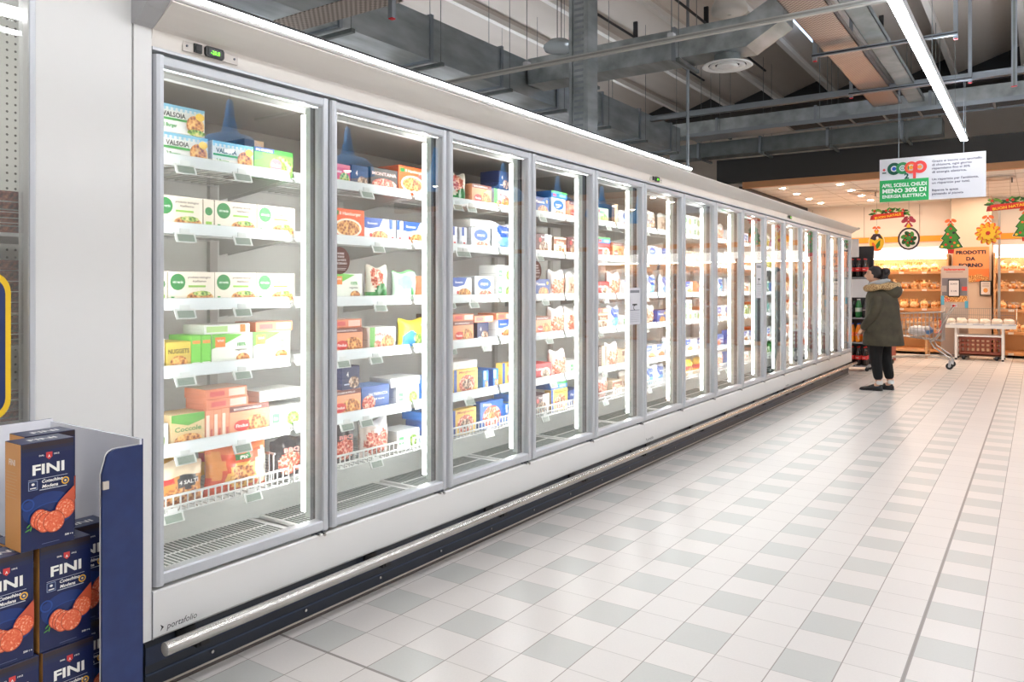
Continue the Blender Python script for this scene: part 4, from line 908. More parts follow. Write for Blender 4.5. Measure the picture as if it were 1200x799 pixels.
a.ring(.425, cy, .036, .072, rd); a.rect(.354, cy - .13, .385, cy, rd); a.ell(.425, cy, .022, .022, M((244, 150, 60), .45))
a.text('2', .288, cy - .125, .085, grd, w=.05, bold=.05)
a.rect(.035, .372, .065, .384, rd); a.rect(.044, .362, .056, .394, rd); a.rect(.03, .335, .072, .348, grd)
for i, s in enumerate(['Grazie ai banchi con sportello', 'di chiusura, ogni giorno', 'risparmiamo fino al 30%', 'di energia elettrica.', None, "Un risparmio per l'ambiente,", 'un risparmio per tutti.', None, 'Ripensa la spesa', 'pensando al pianeta']):
    if s: a.text(s, .55, .425 - i * .0415, .034, ink, w=len(s) * .0163, bold=.02, left=True)
mb.build('board', t, hold=base)
mb = MB()
for xx in (SX + .22, SX + .936):
    mb.tube([(xx, SY + .006, SZ + SH), (xx, SY + .006, 3.884)], .004, galvp, 6); mb.tube([(xx + .02, SY + .006, SZ + SH + .25), (xx + .015, SY + .006, 3.884)], .003, galvp, 6)
mb.build('hanging_wires', t, hold=base)

# ================================================================ bakery
# downlights
dl = None; n = 0
for yy in (14.6, 15.6, 16.6, 17.6):
    for xx in (-3.9, -2.9, -1.9, -.9, .3, 1.6, 3.0):
        if dl is None:
            dl = thing('downlight', 'x', 'lamp', (0, 0, 0), 'round downlights in the bakery ceiling')
            mb = MB(); mb.lathe([(.055, .0), (.085, -.004), (.09, .003)], (0, 0, 0), white2, 20); mb.build('trim_ring', dl)
            mb = MB(); mb.lathe([(.001, -.001), (.055, -.001)][::-1], (0, 0, 0), warmm, 16); mb.build('lens', dl); o = dl
        else: o = copy_tree(dl)
        o.location = (xx, yy, 3.194)
        o['label'] = 'round warm downlight, %s row from front, %s from left, bakery ceiling' % (ORD[int(yy - 14.5)], ORD[[-3.9, -2.9, -1.9, -.9, .3, 1.6, 3.0].index(xx)])
        n += 1
for xx, yy, lab in ((-2.75, 16, 'round ring vent in the bakery ceiling left of the hanging sign'), (-.55, 15.2, 'round ring vent in the bakery ceiling right of the hanging sign')):
    mb = MB(); c = (xx, yy, 3.19); mb.lathe([(.20, 0), (.24, -.02), (.26, -.02), (.26, .006)], c, M((196, 180, 164), .5), 28); mb.lathe([(.001, -.004), (.12, -.012), (.14, 0)], c, M((206, 190, 176), .5), 24); mb.tube([(xx + .2, yy, 3.19), (xx + .2, yy, 3.1)], .01, dark, 8)
    meta(mb.build('ceiling_vent', loc=c), lab, 'air vent')
wood = speckle('shelf_wood', [(.3, (196, 146, 98)), (.7, (220, 172, 122))], 4, .5, stretch=(1, 8, 8))
ylw = M((232, 226, 214), .5)
crust = speckle('bread_crust', [(.3, (150, 84, 34)), (.5, (204, 134, 66)), (.75, (238, 192, 122))], 22, .55, bump=.3)
crust2 = speckle('pale_bread', [(.3, (196, 146, 90)), (.55, (232, 198, 150)), (.75, (248, 232, 204))], 26, .5)
def loaf(kind_):
    mb = MB()
    if kind_ == 0:   # round loaves in clear bag
        for i, (x, y) in enumerate(((-.045, 0), (.045, .01), (0, -.06), (.01, .06))): mb.ball((x, y, .062), (.055, .055, .05), crust, 10, 7)
        mb.ball((0, 0, .062), (.10, .11, .06), film_m, 12, 7); mb.loft([[(x * s, y * s, z) for x, y in ((-.05, -.01), (.05, -.01), (.05, .01), (-.05, .01))] for s, z in ((1, .10), (.35, .125), (1.1, .16))], film_m, smooth=False)
    elif kind_ == 1:  # upright sliced bread / rolls
        mb.loft([[(.075 * cos(a) * s, .09 * sin(a) * s, z) for a in [i * pi / 5 for i in range(10)]] for s, z in ((.85, 0), (1, .03), (1.0, .12), (.7, .15), (.15, .165), (.45, .20))], crust2)
        mb.ball((0, -.03, .075), (.07, .07, .055), crust, 10, 6)
    elif kind_ == 3:  # flat clear packet of pale bread
        mb.loft([[(x * s, y * s, z) for x, y in ((-.08, -.09), (.08, -.09), (.08, .09), (-.08, .09))] for s, z in ((.8, 0), (1, .02), (.98, .075), (.7, .10))], crust2)
        mb.loft([[(x * s, y * s, z) for x, y in ((-.085, -.095), (.085, -.095), (.085, .095), (-.085, .095))] for s, z in ((.85, 0), (1, .02), (1, .085), (.75, .112))], M((250, 248, 246), .12, 0, 0, 'milky_film', .5))
    else:  # baguettes in a bundle
        for i in range(4): mb.tube([(-.06 + i * .04, .0, .02), (-.065 + i * .042, .0, .10), (-.07 + i * .045, .02, .22), (-.07 + i * .046, .02, .235)], [.018, .023, .02, .006], crust, 8)
        mb.ball((0, .01, .09), (.1, .05, .09), crust2, 10, 6)
    return mb
LN = ['bag of round golden rolls', 'pale bag of sliced bread', 'bundle of upright baguettes', 'clear packet of pale bread']
lo = [None] * 4
rb = random.Random(3)
def put_loaf(x, y, z, lab, rk=None, grp='bread bags on the bakery shelves'):
    k = rb.choice((0, 0, 1, 1, 2)) if rk is None else rk
    if lo[k] is None: lo[k] = loaf(k).build('bread_bag' if k != 2 else 'baguette_bundle'); o = lo[k]
    else: o = lo[k].copy(); COL.objects.link(o)
    o.location = (x, y, z); s = rb.uniform(.86, .96); o.scale = (s, s, s * rb.uniform(.85, 1.1))
    meta(o, LN[k] + ', ' + lab, 'bread', grp); return o
SL = [(.10, 'lowest'), (.50, 'second lowest'), (.93, 'middle'), (1.33, 'upper'), (1.69, 'top')]
def bakery_unit(x0, x1, lab, short):
    base = ((x0 + x1) / 2, 18.2, 0); t = thing('bakery_shelving', lab, 'shelving', base, 'wooden bakery shelving units')
    mb = MB(); mb.box(x0, x1, 18.55, 18.58, 0, 2.0, M((214, 176, 130), .55)); mb.build('back_panel', t, hold=base)
    for xx in (x0, x1 - .03): mb = MB(); mb.box(xx, xx + .03, 17.9, 18.55, 0, 2.05, wood); mb.build('side_panel', t, hold=base)
    nn = max(1, round((x1 - x0) / 1.1))
    for z, nm in SL:
        mb = MB(); mb.box(x0 + .03, x1 - .03, 17.92 - (.25 if z < .6 else 0), 18.55, z - .03, z, wood); s_ = mb.build('shelf', t, hold=base)
        mb = MB(); mb.box(x0 + .03, x1 - .03, 17.90 - (.25 if z < .6 else 0), 17.915 - (.25 if z < .6 else 0), z - .045, z + .005, M((214, 156, 102), .5))
        for i in range(nn * 2): xx = x0 + .25 + i * (x1 - x0 - .3) / (nn * 2); mb.box(xx, xx + .09, 17.893 - (.25 if z < .6 else 0), 17.90 - (.25 if z < .6 else 0), z - .04, z + .0, ylw)
        mb.build('price_rail', s_, hold=base)
        if z > .3:
            yy = 17.95 - (.25 if z < .6 else 0); mb = MB(); mb.box(x0 + .05, x1 - .05, yy, yy + .03, z - .038, z - .03, M((255, 228, 194), .5, 0, 18, 'added_shelf_light')); mb.build('added_light_bar', s_, hold=base)  # glowing bars added under the shelves to brighten the bread rows
    if True:
        for i in range(int((x1 - x0) / .045)):   # slatted wooden fence on the upper shelf
            pass
        mb = MB(); n_ = int((x1 - x0) / .12)
        for i in range(n_): xx = x0 + .05 + i * .12; mb.box(xx, xx + .02, 17.93, 17.945, 1.33, 1.44, wood)
        mb.box(x0 + .03, x1 - .03, 17.93, 17.945, 1.43, 1.45, wood); mb.build('slat_fence', t, hold=base)
    mb = MB(); mb.box(x0, x1, 17.98, 18.0, 1.98, 2.20, M((250, 248, 244), .5, 0, 1.1, 'lit_valance')); mb.box(x0, x1, 18.0, 18.55, 2.19, 2.21, white); meta(mb.build('lit_valance', t, hold=base), 'glowing white valance')
    mb = MB(); mb.box(x0 + .03, x1 - .03, 18.02, 18.06, 1.96, 1.98, M((255, 230, 200), .5, 0, 32, 'shelf_tube')); mb.build('shelf_lamp', t, hold=base)
    for z, nm in SL[1:]:
        xx = x0 + .14; i = 0
        while xx < x1 - .12 and i < 15:
            if x1 < 1 and xx + .05 < x1 - .16: put_loaf(xx + .05, 18.36, z + .002, '%s from left, rear row, %s shelf, %s' % (ORD[i], nm, short))
            put_loaf(xx, 18.13 - (.2 if z < .6 else 0) + rb.uniform(-.02, .02), z + .002, '%s from left, %s shelf front, %s' % (ORD[i], nm, short)); xx += .188; i += 1
bakery_unit(-4.35, -1.5, 'long wooden bakery shelving with lit valance behind the shopper', 'left bakery shelving')
bakery_unit(-.72, .9, 'wooden bakery shelving at the right picture edge', 'right bakery shelving')
bakery_unit(.95, 2.9, 'wooden bakery shelving beyond the right picture edge', 'shelving past right edge')
bakery_unit(2.95, 4.9, 'wooden bakery shelving farthest to the right, mirrored in freezer glass', 'farthest right bakery shelving')
# beige column and PRODOTTI DA FORNO poster
mb = MB(); mb.box(-1.46, -.76, 18.1, 18.6, 0, 3.2, M((222, 200, 176), .55)); struct(mb, 'column_bakery', 'beige column between the bakery shelves')
mb = MB(); mb.box(-1.43, -.80, 18.07, 18.085, 1.48, 2.18, M((238, 190, 150), .5)); a = Art(mb, (-1.43, 18.07, 1.48), (1, 0, 0), (0, 0, 1), .001)
a.rect(.0, .0, .63, .7, M((244, 160, 100), .5)); a.rect(.0, .0, .63, .26, M((238, 132, 64), .5))
for x, y, r in ((.08, .06, .09), (.2, .1, .08), (.32, .06, .1), (.45, .1, .08), (.56, .06, .07)): a.ell(x, y, r, r * .7, food1)
ik = M((44, 44, 60), .5); a.text('PRODOTTI', .315, .56, .10, ik, w=.52, bold=.04); a.text('DA', .315, .43, .10, ik, w=.16, bold=.04); a.text('FORNO', .315, .30, .10, ik, w=.42, bold=.04)
meta(mb.build('bakery_poster', loc=(-1.11, 18.08, 1.48)), 'orange poster reading PRODOTTI DA FORNO on the beige column', 'poster')
def framed(x0, z0, w, h, y, name, lab, col):
    mb = MB(); mb.box(x0, x0 + w, y, y + .015, z0, z0 + h, black); a = Art(mb, (x0, y, z0), (1, 0, 0), (0, 0, 1), .001); a.rect(.02, .02, w - .02, h - .02, M((236, 228, 220), .5)); a.ell(w / 2, h * .35, w * .2, h * .15, M(col, .5))
    for i in range(4): a.rect(w * .2, h * (.6 + .08 * i), w * .8, h * (.62 + .08 * i), M((150, 120, 110), .5))
    return meta(mb.build(name, loc=(x0 + w / 2, y, z0)), lab, 'frame')
framed(-.96, 1.2, .2, .30, 18.06, 'picture_frame', 'small black framed notice right of the totem on the beige column', (230, 160, 80))
# totem with rounded top
base = (-1.35, 16.95, 0); t = thing('display_totem', 'grey cardboard totem with rounded top standing behind the counter table', 'display stand', base)
mb = MB(); pts = [(-1.585, 0), (-1.115, 0), (-1.115, 1.70)] + [(-1.175 + .06 * cos(a), 1.73 + .06 * sin(a)) for a in (0, .4, .8, 1.2, 1.57)] + [(-1.525 + .06 * cos(a), 1.73 + .06 * sin(a)) for a in (1.57, 1.97, 2.37, 2.77, 3.14)]
mb.prism(pts[::-1], 'y', 17.4, 17.43, M((196, 178, 166), .5)); a = Art(mb, (-1.585, 17.4, 0), (1, 0, 0), (0, 0, 1), .001)
a.text('Italianamente', .235, 1.70, .06, M((214, 60, 50), .5), w=.36, bold=.04); a.rect(.09, 1.66, .38, 1.672, M((150, 120, 110), .5))
a.rect(.02, 1.2, .45, 1.55, M((120, 116, 122), .5)); a.rect(.0, 1.28, .1, 1.4, M((170, 160, 156), .5)); a.rect(.36, 1.3, .45, 1.38, M((206, 70, 60), .5)); a.rect(.02, 1.08, .45, 1.2, food1); a.ell(.1, 1.12, .06, .04, food2); a.ell(.35, 1.12, .08, .04, food1)
a.rect(.0, 1.02, .06, 1.2, M((90, 170, 200), .5)); a.rect(.41, .95, .47, 1.1, M((90, 170, 200), .5)); mb.build('panel', t, hold=base)
mb = MB(); mb.box(-1.46, -1.26, 17.38, 17.398, 1.18, 1.52, black); mb.box(-1.445, -1.275, 17.375, 17.38, 1.20, 1.50, M((226, 220, 218), .5))
a = Art(mb, (-1.445, 17.375, 1.2), (1, 0, 0), (0, 0, 1), .001); a.text('SCONTO', .085, .22, .04, ink, w=.12, bold=.02); a.text('€ 1,90', .085, .08, .04, ink, w=.1, bold=.02)
meta(mb.build('framed_sheet', t, hold=base), 'black framed price sheet')
mb = MB(); mb.box(-1.6, -1.1, 17.36, 17.5, 0, .05, M((120, 110, 104), .5)); mb.build('foot', t, hold=base)
# counter table with bread and lower red crate
base = (-.9, 17.0, 0); t = thing('counter_table', 'white framed counter table with wire rim holding packed bread', 'table', base)
x0, x1 = -1.50, -.32
mb = MB(); mb.box(x0, x1, 16.75, 17.3, .64, .67, M((226, 222, 216), .4)); mb.box(x0, x1, 16.74, 16.755, .60, .69, white2); mb.box(x0, x1, 16.735, 16.74, .66, .688, M((196, 200, 208), .4))
for i in range(4): mb.box(x0 + .12 + i * .28, x0 + .22 + i * .28, 16.732, 16.736, .665, .685, M((240, 240, 236), .5))
mb.build('table_top', t, hold=base)
for xx in (-1.28, -.53):
    for yy in (16.80, 17.25):
        mb = MB(); mb.box(xx - .02, xx + .02, yy - .02, yy + .02, .03, .60, white2); mb.lathe([(.001, 0), (.02, 0), (.022, .03), (.001, .03)], (xx, yy, 0), dark, 10); mb.build('leg', t, hold=base)
for yy in (16.79, 17.24): mb = MB(); mb.box(-1.28, -.53, yy, yy + .02, .44, .47, white2); mb.build('rail', t, hold=base)
mb = MB(); y = 17.30
for i in range(36): xx = x0 + .01 + i * (x1 - x0 - .02) / 35; mb.box(xx - .003, xx + .003, y - .004, y + .002, .66, .96, M((170, 160, 150), .4, .5))
for z in (.70, .83, .955): mb.box(x0, x1, y - .006, y + .004, z, z + .01, M((170, 160, 150), .4, .5))
for xx in (x0, x1):
    for i in range(12): yy = 16.78 + i * .045; mb.box(xx - .003, xx + .003, yy, yy + .006, .66, .76 + i * .017, M((170, 160, 150), .4, .5))
    mb.tube([(xx, 16.77, .76), (xx, 17.3, .965)], .007, M((190, 184, 176), .4, .5), 6)
mb.build('wire_rim', t, hold=base)
for i in range(6): o = put_loaf(-1.38 + i * .19, 16.93, .672, '%s from left, front row on counter table' % ORD[i], 3, 'packed bread on the counter table'); o.scale = (1, 1, .85)
for i in range(6): o = put_loaf(-1.40 + i * .19, 17.14, .672, '%s from left, rear row on counter table' % ORD[i], 3, 'packed bread on the counter table')
mb = MB(); cr = M((150, 78, 58), .5)
X0, X1, Y0, Y1, Z0, Z1 = -1.24, -.55, 16.84, 17.22, .095, .43
mb.box(X0, X1, Y0, Y1, Z0, Z0 + .02, cr)
for (a0, a1, b0, b1) in ((X0, X1, Y0, Y0 + .015), (X0, X1, Y1 - .015, Y1), (X0, X0 + .015, Y0, Y1), (X1 - .015, X1, Y0, Y1)):
    mb.box(a0, a1, b0, b1, Z0, Z0 + .05, cr); mb.box(a0, a1, b0, b1, Z1 - .05, Z1, cr); mb.box(a0, a1, b0, b1, Z0 + .13, Z0 + .15, cr); mb.box(a0, a1, b0, b1, Z0 + .21, Z0 + .23, cr)
for i in range(9): xx = X0 + .01 + i * (X1 - X0 - .04) / 8; mb.box(xx, xx + .02, Y0 + .001, Y0 + .014, Z0, Z1, cr); mb.box(xx, xx + .02, Y1 - .014, Y1 - .001, Z0, Z1, cr)
meta(mb.build('plastic_crate', loc=(-.9, 17.03, Z0)), 'reddish brown plastic crate on castors below the counter table', 'crate')
mb = MB(); mb.box(X0 + .02, X1 - .02, Y0 + .02, Y1 - .02, .075, .094, M((120, 90, 76), .5))
for xx in (X0 + .08, X1 - .08):
    for yy in (Y0 + .06, Y1 - .06): mb.tube([(xx, yy - .012, .034), (xx, yy + .012, .034)], .034, dark, 12); mb.box(xx - .01, xx + .01, yy - .016, yy + .016, .05, .08, alud)
meta(mb.build('crate_dolly', loc=(-.9, 17.03, .0)), 'low wheeled dolly carrying the reddish crate', 'trolley')
mb = MB(); mb.box(-.625, -.585, 17.35, 17.39, 0, 2.93, M((168, 164, 158), .4, .4)); mb.box(-.70, -.51, 17.28, 17.46, 0, .012, alud)
meta(mb.build('steel_post', loc=(-.6, 17.37, 0)), 'slim grey steel post rising behind the counter table', 'post')
# wooden counter left of table, seen behind the trolley
def bin_table(x0, x1, y0, y1, lab, short):
    base = ((x0 + x1) / 2, y0, 0); t = thing('bread_bin', lab, 'bread bin', base)
    mb = MB(); mb.box(x0, x1, y0, y1, .52, .55, wood); mb.box(x0, x1, y0, y0 + .02, .50, .68, wood); mb.box(x0, x0 + .02, y0, y1, .5, .72, wood); mb.box(x1 - .02, x1, y0, y1, .5, .72, wood); mb.box(x0, x1, y1 - .02, y1, .5, .78, wood); mb.build('tray', t, hold=base)
    for xx in (x0 + .03, x1 - .07):
        for yy in (y0 + .03, y1 - .07): mb = MB(); mb.box(xx, xx + .04, yy, yy + .04, 0, .5, wood); mb.build('leg', t, hold=base)
    mb = MB(); mb.box(x0 + .05, x1 - .05, y0 + .05, y1 - .05, .12, .14, wood); mb.build('lower_shelf', t, hold=base)
    n_ = int((x1 - x0 - .1) / .2)
    for i in range(n_):
        put_loaf(x0 + .15 + i * .2, y0 + .15, .552, '%s from left, front of %s' % (ORD[i], short), None, 'bread in the wooden bins'); put_loaf(x0 + .15 + i * .2, y0 + .38, .57, '%s from left, rear of %s' % (ORD[i], short), None, 'bread in the wooden bins')
bin_table(-3.25, -1.72, 16.7, 17.25, 'low wooden bread bin behind the shopping trolley', 'low bin behind trolley')
bin_table(-.20, 1.3, 16.6, 17.15, 'low wooden bread bin at the right picture edge', 'bin at right edge')
mb = MB(); mb.box(-3.2, -2.2, 15.55, 16.0, 0, .34, M((150, 70, 54), .5)); mb.box(-3.22, -2.18, 15.53, 16.02, .34, .37, M((176, 96, 72), .5)); [mb.box(-3.2 + i * .14, -3.19 + i * .14, 15.54, 15.55, .02, .33, M((110, 50, 40), .5)) for i in range(8)]
meta(mb.build('low_chest', loc=(-2.7, 15.8, 0)), 'low reddish chest on the floor behind the shopper', 'chest')

# ---------------- christmas decorations
def deco(name, lab, X, Y, Z, W2, H2, fn, z_hang=3.19):
    base = (X, Y, Z); t = thing(name, lab, 'decoration', base, 'hanging christmas decorations')
    mb = MB(); a = Art(mb, (X, Y, Z), (1, 0, 0), (0, 0, 1), .0015); fn(a, mb, X, Y, Z, W2, H2); mb.build('cutout', t, hold=base)
    mb = MB(); mb.tube([(X, Y + .01, Z + H2), (X, Y + .01, z_hang)], .002, galvd, 5); mb.build('hanging_thread', t, hold=base)
cg = M((70, 140, 50), .5); cgd = M((36, 84, 40), .5); cr_ = M((206, 44, 34), .5); cor = M((240, 110, 50), .5); cy_ = M((248, 200, 50), .5); cdk = M((60, 44, 52), .5); cwt = M((250, 240, 230), .5); cbr = M((150, 80, 40), .5)
def back(mb, pts, X, Y, Z, m): mb.prism([(X + x, Z + z) for x, z in pts][::-1], 'y', Y, Y + .012, m)
def circ(cx, cz, rx, rz, n=24): return [(cx + rx * cos(2 * pi * i / n), cz + rz * sin(2 * pi * i / n)) for i in range(n)]
def bow(a, cx, cy, s, m):
    a.ell(cx - s * .5, cy + s * .15, s * .45, s * .28, m, rot=.5); a.ell(cx + s * .5, cy + s * .15, s * .45, s * .28, m, rot=-.5); a.poly([(cx - s * .1, cy), (cx - s * .6, cy - s * .7), (cx - s * .3, cy - s * .75), (cx + s * .05, cy)], m); a.poly([(cx + s * .1, cy), (cx + s * .6, cy - s * .7), (cx + s * .3, cy - s * .75), (cx - s * .05, cy)], m); a.ell(cx, cy, s * .16, s * .16, cr_)
def f_ball(a, mb, X, Y, Z, w, h):
    back(mb, circ(0, h * .36, w * .5, h * .36), X, Y, Z, cwt); a.ell(0, h * .36, w * .47, h * .34, cy_); a.poly([(-w * .4, h * .5), (-w * .1, h * .42), (w * .05, h * .55), (w * .4, h * .46), (w * .2, h * .68), (-w * .2, h * .68)], cdk)
    a.ell(w * .1, h * .25, w * .12, h * .2, cg, rot=-.5); a.ell(-w * .15, h * .2, w * .1, h * .16, cor, rot=.4); a.ell(w * .05, h * .52, w * .08, h * .06, cwt); a.ell(w * .3, h * .3, w * .08, h * .16, cy_); a.ell(0, h * .05, w * .3, h * .04, cor)
    a.ell(0, h * .76, w * .13, h * .07, cy_); bow(a, 0, h * .9, w * .28, cor)
def f_wreath(a, mb, X, Y, Z, w, h):
    back(mb, circ(0, h * .34, w * .5, h * .33, 28), X, Y, Z, cdk); a.ell(0, h * .34, w * .42, h * .28, cwt, n=26)
    for i in range(7): an = i * .9; a.ell(w * .22 * cos(an), h * .34 + h * .15 * sin(an), w * .16, h * .06, cg if i % 2 else cgd, rot=an + .6)
    a.ell(0, h * .34, w * .10, h * .07, cg, rot=.4)
    for i in range(6): an = i * 1.05 + .3; a.ell(w * .17 * cos(an), h * .34 + h * .12 * sin(an), w * .04, w * .04, cr_)
    a.ell(0, h * .72, w * .16, h * .06, cy_); mr = M((176, 60, 84), .5); bow(a, 0, h * .84, w * .36, mr); bow(a, 0, h * .93, w * .24, mr)
def f_tree(a, mb, X, Y, Z, w, h):
    out = [(-.12, .12), (-.5, .16), (-.3, .38), (-.4, .42), (-.2, .6), (-.28, .64), (0, .86), (.28, .64), (.2, .6), (.4, .42), (.3, .38), (.5, .16), (.12, .12)]
    back(mb, [(x * w * 1.04, z * h) for x, z in out][::-1], X, Y, Z, cwt); a.poly([(x * w, z * h + .002) for x, z in out], cgd); a.poly([(x * w * .84, z * h * .98 + .01) for x, z in out], cg)
    mb.prism([(X - w * .12, Z), (X + w * .12, Z), (X + w * .14, Z + h * .12), (X - w * .14, Z + h * .12)][::-1], 'y', Y, Y + .012, cr_)
    for x, z, m in ((-.2, .25, cr_), (.15, .3, cor), (0, .45, cr_), (-.12, .55, cor), (.12, .58, cdk), (0, .7, cr_), (.3, .22, cy_), (-.35, .2, cy_), (.05, .2, cr_), (-.02, .33, cdk)): a.ell(x * w, z * h, w * .055, w * .055, m)
    bow(a, 0, h * .9, w * .26, cor)
def f_star(a, mb, X, Y, Z, w, h):
    cz = h * .40; back(mb, circ(0, cz, w * .36, w * .36, 20), X, Y, Z, cor)
    for lay, (r, m, n_) in enumerate(((.5, cor, 12), (.47, cy_, 12), (.33, cor, 10), (.30, cy_, 10))):
        for i in range(n_):
            an = 2 * pi * i / n_ + lay * .13; a.ell(w * r * .55 * cos(an), cz + w * r * .55 * sin(an), w * r * .46, w * (.085 if lay % 2 else .10), m, rot=an, n=12)
    for i in range(6): a.ell(w * .05 * cos(i), cz + w * .05 * sin(i), w * .04, w * .04, cr_)
    bow(a, 0, h * .92, w * .24, cor)
def f_banner(a, mb, X, Y, Z, w, h):
    back(mb, [(-.4 * w, .0), (-.38 * w, .42 * h), (.40 * w, .56 * h), (.38 * w, .14 * h)], X, Y, Z, cr_)
    rnd = random.Random(5)
    for i in range(34): t_ = rnd.uniform(-.48, .48); a.ell(t_ * w, h * (.62 - .9 * abs(t_) ** 2 + rnd.uniform(-.14, .16)), w * .075, h * .07, rnd.choice((cg, cgd, M((110, 160, 60), .5))), rot=rnd.uniform(-.8, .8), n=8)
    for t_ in (-.05, .05, -.33, .36): a.ell(t_ * w, h * .66, w * .03, w * .03, cr_)
    a.poly([(-.37 * w, .03 * h), (.36 * w, .17 * h), (.38 * w, .53 * h), (-.36 * w, .39 * h)], cr_); a.poly([(-.37 * w, .02 * h), (-.44 * w, -.04 * h), (-.42 * w, .3 * h), (-.36 * w, .36 * h)], M((160, 30, 26), .5))
    a.text('BUON NATALE', 0, .15 * h, .24 * h, cy_, w=.64 * w, bold=.03, rot=.13)
deco('bauble_decoration', 'yellow bauble cutout with dark top, first of the hanging row', -2.45, 15.5, 2.03, .27, .47, f_ball)
deco('wreath_decoration', 'dark ringed wreath cutout with red bow, hanging right of the bauble', -1.92, 15.5, 2.03, .36, .62, f_wreath)
deco('tree_decoration', 'green christmas tree cutout hanging above the orange poster', -1.26, 15.5, 1.96, .38, .62, f_tree)
deco('star_flower_decoration', 'yellow poinsettia cutout hanging before the steel post', -.70, 15.5, 2.09, .40, .50, f_star)
deco('tree_decoration', 'green christmas tree cutout cut by the right picture edge', -.17, 15.5, 2.14, .36, .58, f_tree)
deco('greeting_banner', 'red BUON NATALE banner with green garland below the hanging sign', -2.24, 15.42, 2.60, .68, .24, f_banner)
deco('greeting_banner', 'red BUON NATALE banner with green garland at the right edge', -.38, 15.42, 2.66, .78, .26, f_banner)

# ================================================================ bottle rack at the end of the freezers
base = (-2.45, 13.75, 0); t = thing('bottle_rack', 'black drinks rack on castors at the far end of the freezers', 'rack', base)
X0, X1, Y0, Y1 = -2.72, -2.24, 13.52, 13.92
mb = MB(); mb.box(X0, X0 + .03, Y0, Y1, .09, 2.1, black); mb.box(X1 - .01, X1, Y1 - .05, Y1, .09, 1.9, alud); mb.box(X0 + .03, X1, Y1 - .02, Y1, .09, 2.05, M((52, 52, 56), .5)); mb.build('frame', t, hold=base)
for z in (.09, .47, .87, 1.53): mb = MB(); mb.box(X0 + .03, X1, Y0, Y1 - .02, z - .02, z, M((150, 152, 158), .4)); mb.build('shelf', t, hold=base)
mb = MB(); mb.box(X0 + .1, X1 - .01, Y0 - .005, Y0 + .008, 1.2, 1.5, M((220, 220, 224), .4)); mb.build('header_card', t, hold=base)
mb = MB(); mb.box(X0 + .12, X0 + .3, Y0 + .1, Y0 + .11, 1.86, 2.16, M((236, 234, 236), .4)); mb.box(X0 + .06, X0 + .12, Y0 + .1, Y0 + .112, 1.86, 2.16, R_ and M(R_, .4)); mb.build('top_card', t, hold=base)
for xx in (X0 + .06, X1 - .05):
    for yy in (Y0 + .05, Y1 - .06): mb = MB(); mb.tube([(xx, yy - .012, .03), (xx, yy + .012, .03)], .03, dark, 12); mb.box(xx - .012, xx + .012, yy - .018, yy + .018, .04, .075, alud); mb.build('castor', t, hold=base)
def bottle(liq, lab, cap):
    mb = MB(); g = M(liq, .12); mb.lathe([(.001, 0), (.036, 0), (.040, .02), (.038, .05), (.042, .09), (.042, .16), (.036, .20), (.022, .25), (.013, .28), (.013, .29)], (0, 0, 0), g, 14)
    mb.lathe([(.0425, .095), (.0428, .10), (.0428, .155), (.0425, .16)], (0, 0, 0), M(lab, .4), 14); a = Art(mb, (0, -.0432, .11), (1, 0, 0), (0, 0, 1), .0005); a.rect(-.02, .012, .02, .02, M((245, 240, 240), .4))
    mb.lathe([(.015, .283), (.016, .286), (.016, .305), (.001, .306)], (0, 0, 0), M(cap, .4), 12); return mb
BK = {'cola': ((30, 14, 12), R_, R_), 'dark': ((18, 18, 24), (40, 40, 50), (30, 30, 30)), 'orange': ((238, 140, 30), (240, 110, 40), (40, 90, 180)), 'green': ((40, 120, 60), (200, 220, 200), W_)}
bo = {}
def put_b(k, x, y, z, lab):
    if k not in bo: bo[k] = bottle(*BK[k]).build('drink_bottle'); o = bo[k]
    else: o = bo[k].copy(); COL.objects.link(o)
    o.location = (x, y, z); meta(o, lab, 'bottle', k + ' bottles on the drinks rack')
for z, ks, nm in ((.091, ['cola'] * 4, 'lowest'), (.471, ['orange'] * 4, 'second'), (.871, ['dark', 'dark', 'green', 'dark'], 'third'), (1.531, ['cola'] * 4, 'top')):
    for r in range(2):
        for i, k in enumerate(ks):
            put_b(k, X0 + .09 + i * .1, Y0 + .08 + r * .13, z, '%s bottle, %s from left, %s row, %s shelf of drinks rack' % ({'cola': 'red labelled cola', 'dark': 'black labelled', 'orange': 'orange', 'green': 'green'}[k], ORD[i], ('front', 'rear')[r], nm))

# ================================================================ shopping trolley
base = (-1.7, 14.9, 0); t = thing('shopping_trolley', 'steel shopping trolley with red handle standing behind the shopper', 'trolley', base)
ch = M((176, 174, 172), .3, .85); YC = 14.9
def bk_pt(x, s, z): # half width tapers to the nose
    return (x, YC + s * (.20 + .09 * (x + 2.25) / 1.0), z)
xa, xb = -1.32, -2.22     # rear (handle side) and nose
def zb(x): return .46 + .10 * (xa - x) / .9
def zt_(x): return .95 - .05 * (xa - x) / .9
mb = MB()
for s in (-1, 1):
    for k in range(16):
        x = xa + (xb - xa) * k / 15; mb.tube([bk_pt(x, s * .86, zb(x)), bk_pt(x, s, zt_(x))], .0045, ch, 5)
    for q in (0, .2, .4, .6, .8, 1): mb.tube([bk_pt(x, s * (.86 + .14 * q), zb(x) + (zt_(x) - zb(x)) * q) for x in (xa, xb)], .0075 if q == 1 else .0035, ch, 6)
for k in range(12):
    x = xa + (xb - xa) * k / 11; mb.tube([bk_pt(x, -.86, zb(x)), bk_pt(x, .86, zb(x))], .0045, ch, 5)
for k in range(9):
    s = -.86 + 1.72 * k / 8; mb.tube([bk_pt(xa, s, zb(xa)), bk_pt(xb, s, zb(xb))], .0045, ch, 5)
    for x in (xa, xb): mb.tube([bk_pt(x, s, zb(x)), bk_pt(x, s * 1.16, zt_(x))], .0045, ch, 5)
